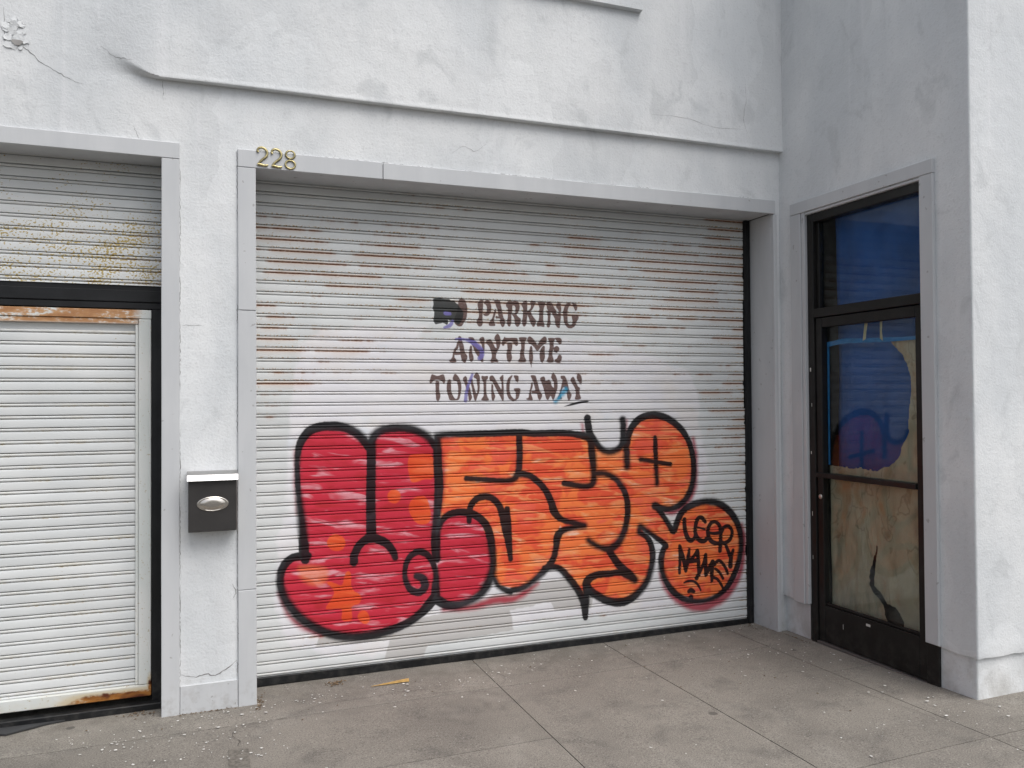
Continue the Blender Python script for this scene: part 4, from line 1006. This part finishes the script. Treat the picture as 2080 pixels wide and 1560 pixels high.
# leaf
fr('door_stile', -0.346, -0.296, 0.046, 2.038, 3.318, 3.368)
fr('door_stile', -1.109, -1.056, 0.046, 2.038, 3.318, 3.368)
fr('top_rail', -1.0555, -0.3465, 1.978, 2.038, 3.319, 3.367)
fr('middle_rail', -1.0555, -0.292, 1.050, 1.080, 3.306, 3.367)
kp = fr('bottom_rail', -1.0555, -0.3465, 0.046, 0.268, 3.319, 3.367)
fr('bottom_stop', -1.0555, -0.3465, 0.269, 0.284, 3.330, 3.350)
fr('upper_pane', -1.0553, -0.3467, 1.081, 1.9775, 3.352, 3.358, mat=GLASS, bev=0.0)
fr('lower_pane', -1.0553, -0.3467, 0.2845, 1.0495, 3.352, 3.358, mat=GLASS, bev=0.0)
fr('threshold', -1.111, -0.293, 0.012, 0.044, 3.300, 3.375, mat=mat_plain('worn_aluminium', (0.16, 0.155, 0.15), 0.45, 0.6))
# lock cylinder
lv, lf = [], []
for ring, (r_, xo) in enumerate([(0.0, 3.3105), (0.006, 3.3105), (0.0125, 3.3115), (0.0150, 3.315), (0.0150, 3.3185)]):
    for q in range(18):
        a = 6.2832 * q / 18
        lv.append((xo, -0.322 + r_ * math.cos(a), 0.932 + r_ * math.sin(a)))
for ring in range(4):
    for q in range(18):
        lf.append((ring * 18 + q, ring * 18 + (q + 1) % 18, (ring + 1) * 18 + (q + 1) % 18, (ring + 1) * 18 + q))
STEEL = mat_plain('brushed_steel', (0.62, 0.60, 0.57), 0.32, 1.0, var=0.05)
from_py('lock_cylinder', lv, lf, STEEL, DR, smooth=50)
# little scabs of pale paint and stickers left on the black metal
CH = mat_plain('pale_paint_chip', (0.55, 0.55, 0.52), 0.8)
for (y, z, a, b) in [(-0.262, 1.72, .005, .012), (-0.268, 1.50, .002, .011), (-0.258, 1.20, .004, .009), (-0.262, 0.82, .002, .014), (-0.262, 0.55, .0015, .012)]:
    box('paint_chip', 3.3052, 3.3069, y - a, y + a, z - b, z + b, CH, DR, bev=0.0007, warp=0.004)
box('paint_chip', 3.3172, 3.3189, -0.712, -0.680, 0.228, 0.242, CH, DR, bev=0.0007)
box('paint_chip', 3.3172, 3.3189, -0.50, -0.497, 0.16, 0.19, CH, DR, bev=0.0007)

# things hung behind the glass
BLUE = mat_plain('blue_sheet', (0.028, 0.11, 0.38), 0.75, var=0.25, scale=2.5)
bv, bf = [], []
nx_, nz_ = 22, 60
for j in range(nz_ + 1):
    for i in range(nx_ + 1):
        Y = -1.14 + (0.78) * i / nx_; Z = 0.78 + (2.72 - 0.78) * j / nz_
        d = 0.012 * math.sin(Y * 21 + Z * 1.5) + 0.016 * mnoise.noise(Vector((Y * 3, Z * 2, 4)))
        bv.append((3.425 + d, Y, Z))
for j in range(nz_):
    for i in range(nx_):
        a = j * (nx_ + 1) + i; bf.append((a, a + 1, a + nx_ + 2, a + nx_ + 1))
bs_ = from_py('blue_sheet', bv, bf, BLUE, smooth=60)
so = bs_.modifiers.new('thick', 'SOLIDIFY'); so.thickness = 0.002
setp(bs_, 'dark blue fabric sheet hanging behind the door glass', 'sheet')

HOLE = [(-0.824, 1.868), (-0.857, 1.832), (-0.915, 1.782), (-0.948, 1.721), (-0.963, 1.655), (-0.965, 1.576), (-0.951, 1.477), (-0.946, 1.404), (-0.953, 1.352), (-0.924, 1.311), (-0.898, 1.27), (-0.884, 1.216), (-0.845, 1.18), (-0.802, 1.153), (-0.749, 1.139), (-0.713, 1.115), (-0.64, 1.12), (-0.602, 1.127), (-0.506, 1.116), (-0.437, 1.122), (-0.30, 1.125), (-0.30, 2.0), (-0.82, 2.0)]
TOPR = [(-0.82, 1.872), (-0.849, 1.865), (-0.9, 1.866), (-0.934, 1.861), (-0.983, 1.869), (-1.019, 1.855), (-1.08, 1.86), (-1.08, 2.1), (-0.8, 2.1)]
SLIT = [(-0.705, 0.726), (-0.712, 0.66), (-0.699, 0.575), (-0.687, 0.505), (-0.686, 0.455), (-0.734, 0.416), (-0.776, 0.376), (-0.839, 0.366), (-0.879, 0.335), (-0.904, 0.297), (-0.9, 0.25), (-0.80, 0.24), (-0.759, 0.297), (-0.749, 0.357), (-0.691, 0.398), (-0.647, 0.455), (-0.649, 0.531), (-0.666, 0.556), (-0.633, 0.562), (-0.672, 0.569), (-0.678, 0.596), (-0.698, 0.658)]
def rag(poly, amp):
    out = []
    n_ = len(poly)
    for i in range(n_):
        a = np.array(poly[i]); b = np.array(poly[(i + 1) % n_])
        m_ = max(1, int(np.linalg.norm(b - a) / 0.012))
        for s in range(m_):
            p = a + (b - a) * s / m_
            out.append(p + (rng.random(2) - 0.5) * amp)
    return np.array(out)
cuts_ = [rag(HOLE, 0.006), rag(TOPR, 0.005), rag(SLIT, 0.004)]
def in_poly(P, Y, Z):
    ins = np.zeros(len(Y), bool)
    for a, b in zip(P, np.roll(P, -1, 0)):
        if a[1] != b[1]:
            ins ^= ((a[1] > Z) != (b[1] > Z)) & (Y < (b[0] - a[0]) * (Z - a[1]) / (b[1] - a[1]) + a[0])
    return ins
st = 0.006
ys_ = np.arange(-1.075, -0.338, st); zs_ = np.arange(0.262, 1.885, st)
YY, ZZ = np.meshgrid(ys_, zs_); YY = YY.ravel().copy(); ZZ = ZZ.ravel().copy()
inside = np.zeros(len(YY), bool)
for P in cuts_: inside |= in_poly(P, YY, ZZ)
nY = len(ys_)
grid_in = inside.reshape(len(zs_), nY)
keep = []
for j in range(len(zs_) - 1):
    for i in range(nY - 1):
        c = int(grid_in[j, i]) + int(grid_in[j, i + 1]) + int(grid_in[j + 1, i]) + int(grid_in[j + 1, i + 1])
        if c <= 2: keep.append((j * nY + i, j * nY + i + 1, (j + 1) * nY + i + 1, (j + 1) * nY + i))
# pull the ragged cells onto the torn line
used = np.zeros(len(YY), bool)
for f in keep: used[list(f)] = True
near = []
for idx_ in np.where(used)[0]:
    j, i = divmod(idx_, nY)
    nb_ = [grid_in[jj, ii] for jj in (j - 1, j, j + 1) for ii in (i - 1, i, i + 1) if 0 <= jj < len(zs_) and 0 <= ii < nY]
    if any(nb_) and (grid_in[j, i] or any(nb_)): near.append(idx_)
ALLP = np.concatenate([P for P in cuts_]); ALLQ = np.concatenate([np.roll(P, -1, 0) for P in cuts_])
for idx_ in near:
    p = np.array([YY[idx_], ZZ[idx_]])
    d = ALLQ - ALLP
    t = np.clip(((p - ALLP) * d).sum(1) / ((d * d).sum(1) + 1e-12), 0, 1)
    c = ALLP + d * t[:, None]
    dist = np.hypot(*(c - p).T)
    b = dist.argmin()
    if dist[b] < st * 0.75: YY[idx_], ZZ[idx_] = c[b]
PVv = []
for Y, Z in zip(YY, ZZ):
    f1 = 0.010 * mnoise.noise(Vector((Y * 6, Z * 2.2, 2)))
    v1 = abs(mnoise.noise(Vector((Y * 9 + Z * 1.5, Z * 2.0, 9))))
    f2 = 0.009 * (1 - 2.2 * v1) if v1 < .45 else 0
    f3 = 0.004 * mnoise.noise(Vector((Y * 17 - Z * 6, Z * 9, 4)))
    PVv.append((3.375 + max(-0.012, f1 + f2 * 0.7 + f3), Y, Z))
remap = -np.ones(len(PVv), int); ids = np.where(used)[0]; remap[ids] = np.arange(len(ids))
pp = from_py('kraft_paper', [PVv[i] for i in ids], [tuple(remap[list(f)]) for f in keep], PAPER, smooth=70)
setp(pp, 'torn water-stained brown paper covering the inside of the lower door glass', 'paper')
PT = mat_plain('painters_tape', (0.035, 0.23, 0.56), 0.6, var=0.15, scale=30)
MT = mat_plain('masking_tape', (0.62, 0.55, 0.36), 0.7)
def tape(name, top, bot, mat, x=3.3595, th=0.0008):
    n_ = len(top)
    v = [(x + 0.0003 * math.sin(i * 2.1), p[0], p[1]) for i, p in enumerate(top)] + [(x, p[0], p[1]) for p in bot]
    v += [(a + th, b, c) for a, b, c in v]
    f = []
    for i in range(n_ - 1):
        f.append((i, i + 1, n_ + i + 1, n_ + i)); f.append((2 * n_ + i, 3 * n_ + i, 3 * n_ + i + 1, 2 * n_ + i + 1))
        f.append((i, 2 * n_ + i, 2 * n_ + i + 1, i + 1)); f.append((n_ + i, n_ + i + 1, 3 * n_ + i + 1, 3 * n_ + i))
    f.append((0, n_, 3 * n_, 2 * n_)); f.append((n_ - 1, 3 * n_ - 1, 4 * n_ - 1, 2 * n_ - 1))
    return from_py(name, v, f, mat)
def dens(pts, amp):
    P = catmull(pts, 5)
    return [(p[0], p[1] + (rng.random() - .5) * amp) for p in P]
o = tape('painters_tape', dens([(-0.347, 1.886), (-0.481, 1.899), (-0.654, 1.89), (-0.824, 1.883), (-1.054, 1.873)], 0.003),
         dens([(-0.347, 1.856), (-0.481, 1.870), (-0.653, 1.864), (-0.823, 1.858), (-1.054, 1.858)], 0.003), PT)
setp(o, 'blue tape strip running across the top of the upper door pane', 'tape')
o = tape('painters_tape', dens([(-0.3475, 1.855), (-0.3475, 1.5), (-0.3475, 1.129)], 0.0), dens([(-0.366, 1.855), (-0.364, 1.5), (-0.362, 1.130)], 0.0), PT, x=3.3598)
setp(o, 'blue tape strip running down the left edge of the door pane', 'tape')
o = tape('masking_tape', [(-0.642, 1.876), (-0.648, 1.92), (-0.657, 1.9765)], [(-0.664, 1.884), (-0.670, 1.925), (-0.681, 1.9765)], MT, x=3.3586, th=0.0007)
setp(o, 'short cream tape strip above the blue tape, left one of two', 'tape')
o = tape('masking_tape', [(-0.772, 1.880), (-0.772, 1.92), (-0.773, 1.9765)], [(-0.793, 1.866), (-0.787, 1.92), (-0.792, 1.9765)], MT, x=3.3586, th=0.0007)
setp(o, 'short cream tape strip above the blue tape, right one of two', 'tape')

# ------------------------------------------------------------------ mailbox
MB = empty('mailbox', (-0.2125, YW, 0.905))
setp(MB, 'dark grey metal mailbox with a bright lid edge on the pillar between the shutters', 'mailbox')
CHAR = mat_plain('charcoal_enamel', (0.034, 0.032, 0.031), 0.42, 0.0, var=0.1, spec=0.4)
LIDM = mat_plain('bright_steel', (0.80, 0.79, 0.77), 0.22, 1.0, var=0.03)
SIDE = mat_plain('satin_steel', (0.42, 0.41, 0.40), 0.38, 1.0, var=0.05)
box('box_body', -0.3245, -0.1015, -0.086, YW + 0.004, 0.906, 1.163, CHAR, MB, bev=0.003, seg=2)
box('side_trim', -0.1010, -0.0975, -0.075, YW + 0.004, 0.906, 1.163, SIDE, MB, bev=0.001)
bm = bmesh.new()
prof = [(-0.096, 1.1585), (-0.096, 1.1830), (-0.093, 1.1865), (-0.02, 1.196), (YW + 0.004, 1.199), (YW + 0.004, 1.1645), (-0.088, 1.1645), (-0.090, 1.1585)]
va = [bm.verts.new((-0.3295, p[0], p[1])) for p in prof]; vb2 = [bm.verts.new((-0.0935, p[0], p[1])) for p in prof]
for i in range(len(prof)):
    j = (i + 1) % len(prof); bm.faces.new((va[i], va[j], vb2[j], vb2[i]))
bm.faces.new(va[::-1]); bm.faces.new(vb2)
bmesh.ops.recalc_face_normals(bm, faces=bm.faces)
me = bpy.data.meshes.new('lid'); bm.to_mesh(me); bm.free()
lid = link('lid', me, SIDE, MB)
bm = bmesh.new()
prof = [(-0.1075, 1.1590), (-0.0968, 1.1862), (-0.0964, 1.1862), (-0.0964, 1.1590)]
va = [bm.verts.new((-0.3298, p[0], p[1])) for p in prof]; vb2 = [bm.verts.new((-0.0932, p[0], p[1])) for p in prof]
for i in range(4):
    j = (i + 1) % 4; bm.faces.new((va[i], va[j], vb2[j], vb2[i]))
bm.faces.new(va[::-1]); bm.faces.new(vb2)
bmesh.ops.recalc_face_normals(bm, faces=bm.faces)
me = bpy.data.meshes.new('lid_edge'); bm.to_mesh(me); bm.free()
link('lid_edge', me, LIDM, MB)
# embossed oval plaque
ov, of_ = [], []
rings = [(1.0, 0.0), (1.0, 0.003), (0.93, 0.0045), (0.84, 0.003), (0.80, 0.0035), (0.62, 0.0075), (0.45, 0.0085), (0.30, 0.0085), (0.0, 0.0088)]
for r_, h in rings:
    for q in range(40):
        a = 6.28319 * q / 40
        ov.append((-0.2115 + 0.0735 * r_ * math.cos(a), -0.0862 - h, 1.0425 + 0.0355 * r_ * math.sin(a)))
for k_ in range(len(rings) - 1):
    for q in range(40):
        of_.append((k_ * 40 + q, k_ * 40 + (q + 1) % 40, (k_ + 1) * 40 + (q + 1) % 40, (k_ + 1) * 40 + q))
from_py('oval_plaque', ov, of_, mat_plain('nickel', (0.62, 0.58, 0.53), 0.27, 1.0, var=0.03), MB, smooth=50)

# ------------------------------------------------------------------ brass house number
BRASS = mat_plain('aged_brass', (0.40, 0.345, 0.18), 0.42, 1.0, var=0.35, scale=60)
U = 0.000170
TWO = [(375, 262), (352, 215), (372, 160), (430, 122), (500, 120), (580, 158), (630, 230), (632, 310), (590, 395), (505, 470), (430, 545), (385, 615)]
def digit_two(ox, oz, label):
    r = empty('house_number', (ox, 0.0, oz))
    P = catmull([(ox + (p[0] - 340) * U, oz + (690 - p[1]) * U) for p in TWO], 4)
    rd = [0.0062 if i < 3 else 0.0050 + 0.0018 * math.sin(math.pi * min(1, i / len(P))) for i in range(len(P))]
    tube('stroke', P, rd, BRASS, r, flat=0.75, yc=-0.0044)
    B = [(ox + (p[0] - 340) * U, oz + (690 - p[1]) * U) for p in [(352, 640), (390, 628), (450, 640), (540, 655), (620, 650), (665, 625)]]
    tube('foot', B, [0.0066, 0.0072, 0.0066, 0.006, 0.006, 0.0028], BRASS, r, flat=0.62, yc=-0.0046)
    tube('screw', [(ox + 140 * U, oz + 48 * U), (ox + 152 * U, oz + 48 * U)], [0.0030, 0.0030], mat_plain('screw', (0.25, 0.2, 0.1), 0.4, 1.0), r, flat=0.9, yc=-0.0078)
    return setp(r, label, 'house number', 'brass digits over the shutter')
digit_two(0.005, 2.759, 'brass digit 2, first digit of the house number on the lintel')
digit_two(0.0755, 2.757, 'brass digit 2, middle digit of the house number on the lintel')
r = empty('house_number', (0.145, 0.0, 2.757))
for (cz, rx, rz) in [(2.8335, 0.0225, 0.0200), (2.7815, 0.0245, 0.0215)]:
    P = [(0.1715 + rx * math.cos(a), cz + rz * math.sin(a)) for a in np.linspace(0, 2 * math.pi, 33)[:-1]]
    rd = [0.0040 + 0.0012 * abs(math.cos(a)) for a in np.linspace(0, 2 * math.pi, 33)[:-1]]
    tube('loop', P, rd, BRASS, r, flat=0.75, closed=True, yc=-0.0043)
setp(r, 'brass digit 8, last digit of the house number on the lintel', 'house number', 'brass digits over the shutter')

# ------------------------------------------------------------------ small things on the pavement
WOOD = mat_plain('pale_split_wood', (0.46, 0.29, 0.10), 0.75, var=0.2, scale=40)
bm = bmesh.new()
L = [(0.590, 0.020, 0.0015, 0.0015), (0.63, 0.0225, 0.004, 0.003), (0.70, 0.026, 0.008, 0.006), (0.762, 0.030, 0.0115, 0.0085), (0.799, 0.031, 0.0125, 0.009)]
rows_ = []
for (X, Y, hw, h) in L:
    z0 = zg(X, Y) + 0.0045
    rows_.append([bm.verts.new((X + dx, Y + s * hw, z0 + t * h)) for s, t, dx in ((-1, 0, 0), (1, 0, 0.002), (1, 1, 0.003), (-0.8, 1, -0.001))])
for a, b in zip(rows_[:-1], rows_[1:]):
    for q in range(4): bm.faces.new((a[q], a[(q + 1) % 4], b[(q + 1) % 4], b[q]))
bm.faces.new(rows_[0][::-1]); bm.faces.new(rows_[-1])
bmesh.ops.recalc_face_normals(bm, faces=bm.faces)
me = bpy.data.meshes.new('wood_splinter'); bm.to_mesh(me); bm.free()
setp(link('wood_splinter', me, WOOD), 'yellow wooden wedge splinter lying in front of the graffiti shutter', 'wood')
RUB = mat_plain('grey_rubber', (0.045, 0.046, 0.048), 0.7)
mp = [(-1.95, 0.128), (-1.95, 0.075), (-1.146, 0.050), (-1.118, 0.038), (-0.955, 0.112), (-0.885, 0.127)]
mv = [(a, b, zg(a, b) + 0.010) for a, b in mp] + [(a, b, zg(a, b) + 0.003) for a, b in mp]
mf = [tuple(range(6))[::-1], tuple(range(6, 12))] + [(i, (i + 1) % 6, 6 + (i + 1) % 6, 6 + i) for i in range(6)]
setp(from_py('rubber_mat', mv, mf, RUB), 'dark grey rubber mat poking out under the left shutter sill', 'mat')

FLAKE = mat_plain('white_paint_flake', (0.62, 0.61, 0.58), 0.9, var=0.3)
fv, ff = [], []
def flake(X, Y, s):
    n_ = 5 + int(rng.random() * 3); b0 = len(fv); z = zg(X, Y) + 0.0042
    st_ = 0.5 + 0.9 * rng.random(); an = rng.random() * 3.14
    tl = (rng.random(2) - 0.5) * 0.08
    for top in (1, 0):
        for q in range(n_):
            a = 6.283 * q / n_
            r_ = s * (0.55 + 0.6 * ((q * 7919 + b0 * 31) % 97) / 97)
            dx, dy = r_ * math.cos(a), r_ * st_ * math.sin(a)
            dx, dy = dx * math.cos(an) - dy * math.sin(an), dx * math.sin(an) + dy * math.cos(an)
            fv.append((X + dx, Y + dy, z + top * 0.0007 + abs(dx * tl[0] + dy * tl[1])))
    ff.append(tuple(range(b0, b0 + n_)))
    for q in range(n_):
        ff.append((b0 + q, b0 + n_ + q, b0 + n_ + (q + 1) % n_, b0 + (q + 1) % n_))
for _ in range(120):
    X = -0.9 + 4.2 * rng.random(); Y = 0.2 - 0.55 * rng.random() ** 1.6
    if Y > -0.01 and (X < 0.02 or X > 3.2): Y -= 0.25
    flake(X, Y, 0.0025 + 0.0055 * rng.random() ** 3)
for _ in range(85):
    X = 2.3 + 0.95 * rng.random() ** 0.6; Y = -0.05 - 1.9 * rng.random()
    flake(X, Y, 0.0025 + 0.008 * rng.random() ** 3)
for _ in range(60):
    X = 3.25 + 1.0 * rng.random(); Y = -1.47 - 0.35 * rng.random()
    flake(X, Y, 0.003 + 0.010 * rng.random() ** 3)
for _ in range(75):
    X = -0.85 + 0.95 * rng.random(); Y = -0.03 - 0.55 * rng.random()
    flake(X, Y, 0.0025 + 0.0065 * rng.random() ** 3)
for (cx, cy, n_, sp) in [(0.95, -0.06, 26, 0.10), (0.25, -0.05, 22, 0.07), (1.35, -0.02, 16, 0.08), (-0.05, -0.62, 12, 0.06), (-0.52, -0.28, 16, 0.09)]:
    for _ in range(n_):
        flake(cx + rng.normal() * sp * 1.6, cy + rng.normal() * sp * 0.5, 0.003 + 0.005 * rng.random() ** 2)
for _ in range(60):
    flake(-1.2 + 4.6 * rng.random(), -0.3 - 1.5 * rng.random(), 0.002 + 0.006 * rng.random() ** 4)
fo = from_py('paint_flakes', fv, ff, FLAKE)
setp(fo, 'scattered flakes of white paint fallen along the foot of the walls', 'paint flakes', kind='stuff')
# litter and dirt in the corners
LIT = mat_plain('dry_litter', (0.13, 0.09, 0.055), 0.9, var=0.5, scale=90)
fv, ff = [], []
for (cx, cy, n_, sx, sy, s) in [(0.415, 0.155, 46, 0.030, 0.016, 0.009), (0.012, 0.04, 40, 0.012, 0.05, 0.007), (-0.56, 0.09, 30, 0.05, 0.02, 0.007), (-0.22, -0.012, 46, 0.09, 0.008, 0.005), (3.14, 0.15, 34, 0.04, 0.05, 0.006), (3.26, -0.16, 30, 0.012, 0.05, 0.006), (1.5, -0.12, 30, 1.1, 0.16, 0.006), (2.6, -0.8, 16, 0.3, 0.4, 0.006)]:
    for _ in range(n_):
        X = cx + rng.normal() * sx; Y = cy + rng.normal() * sy
        if X > 3.25 and Y < -0.02: X = 3.25
        z = zg(X, Y) + 0.003; b0 = len(fv)
        a = rng.random() * 6.28; l = s * (0.5 + rng.random()); w = l * (0.2 + 0.5 * rng.random()); h = l * 0.5 * rng.random()
        c_, s_ = math.cos(a), math.sin(a)
        for (u_, v_, hh) in ((-1, 0, 0), (0, -1, h * .3), (1, 0, h), (0, 1, h * .6)):
            fv.append((X + c_ * u_ * l - s_ * v_ * w, Y + s_ * u_ * l + c_ * v_ * w, z + hh))
        fv.append((X, Y, z + h + 0.002))
        ff += [(b0, b0 + 1, b0 + 4), (b0 + 1, b0 + 2, b0 + 4), (b0 + 2, b0 + 3, b0 + 4), (b0 + 3, b0, b0 + 4), (b0 + 3, b0 + 2, b0 + 1, b0)]
lo_ = from_py('dry_litter', fv, ff, LIT)
setp(lo_, 'crumbs of dry leaves and dirt gathered in the corners of the pavement', 'litter', kind='stuff')
# cracks in the concrete
for pts, w in [([(1.233, -0.24), (0.95, -0.16), (0.706, -0.11), (0.55, -0.13), (0.40, -0.12), (0.25, -0.16), (0.13, -0.24), (-0.05, -0.27), (-0.25, -0.33)], 0.0016),
               ([(0.70, -0.20), (0.95, -0.215), (1.2, -0.23)], 0.0011),
               ([(1.30, 0.20), (1.27, 0.02), (1.31, -0.12), (1.24, -0.23)], 0.0011),
               ([(2.83, -0.74), (2.86, -0.9), (2.91, -1.3), (2.95, -1.73)], 0.0012),
               ([(-0.12, -0.50), (-0.10, -0.45), (-0.13, -0.36), (-0.09, -0.27)], 0.002)]:
    ribbon('crack', pts, w, JOINT, pv, plane='ground')
from_py('old_patch', [(a, b, zg(a, b) + 0.0042) for a, b in [(-0.150, -0.52), (-0.068, -0.545), (-0.072, -1.0), (-0.16, -1.0)]], [(3, 2, 1, 0)], mat_plain('tar_patch', (0.15, 0.138, 0.12), 0.95, var=0.3, scale=60, bump=0.4), pv)
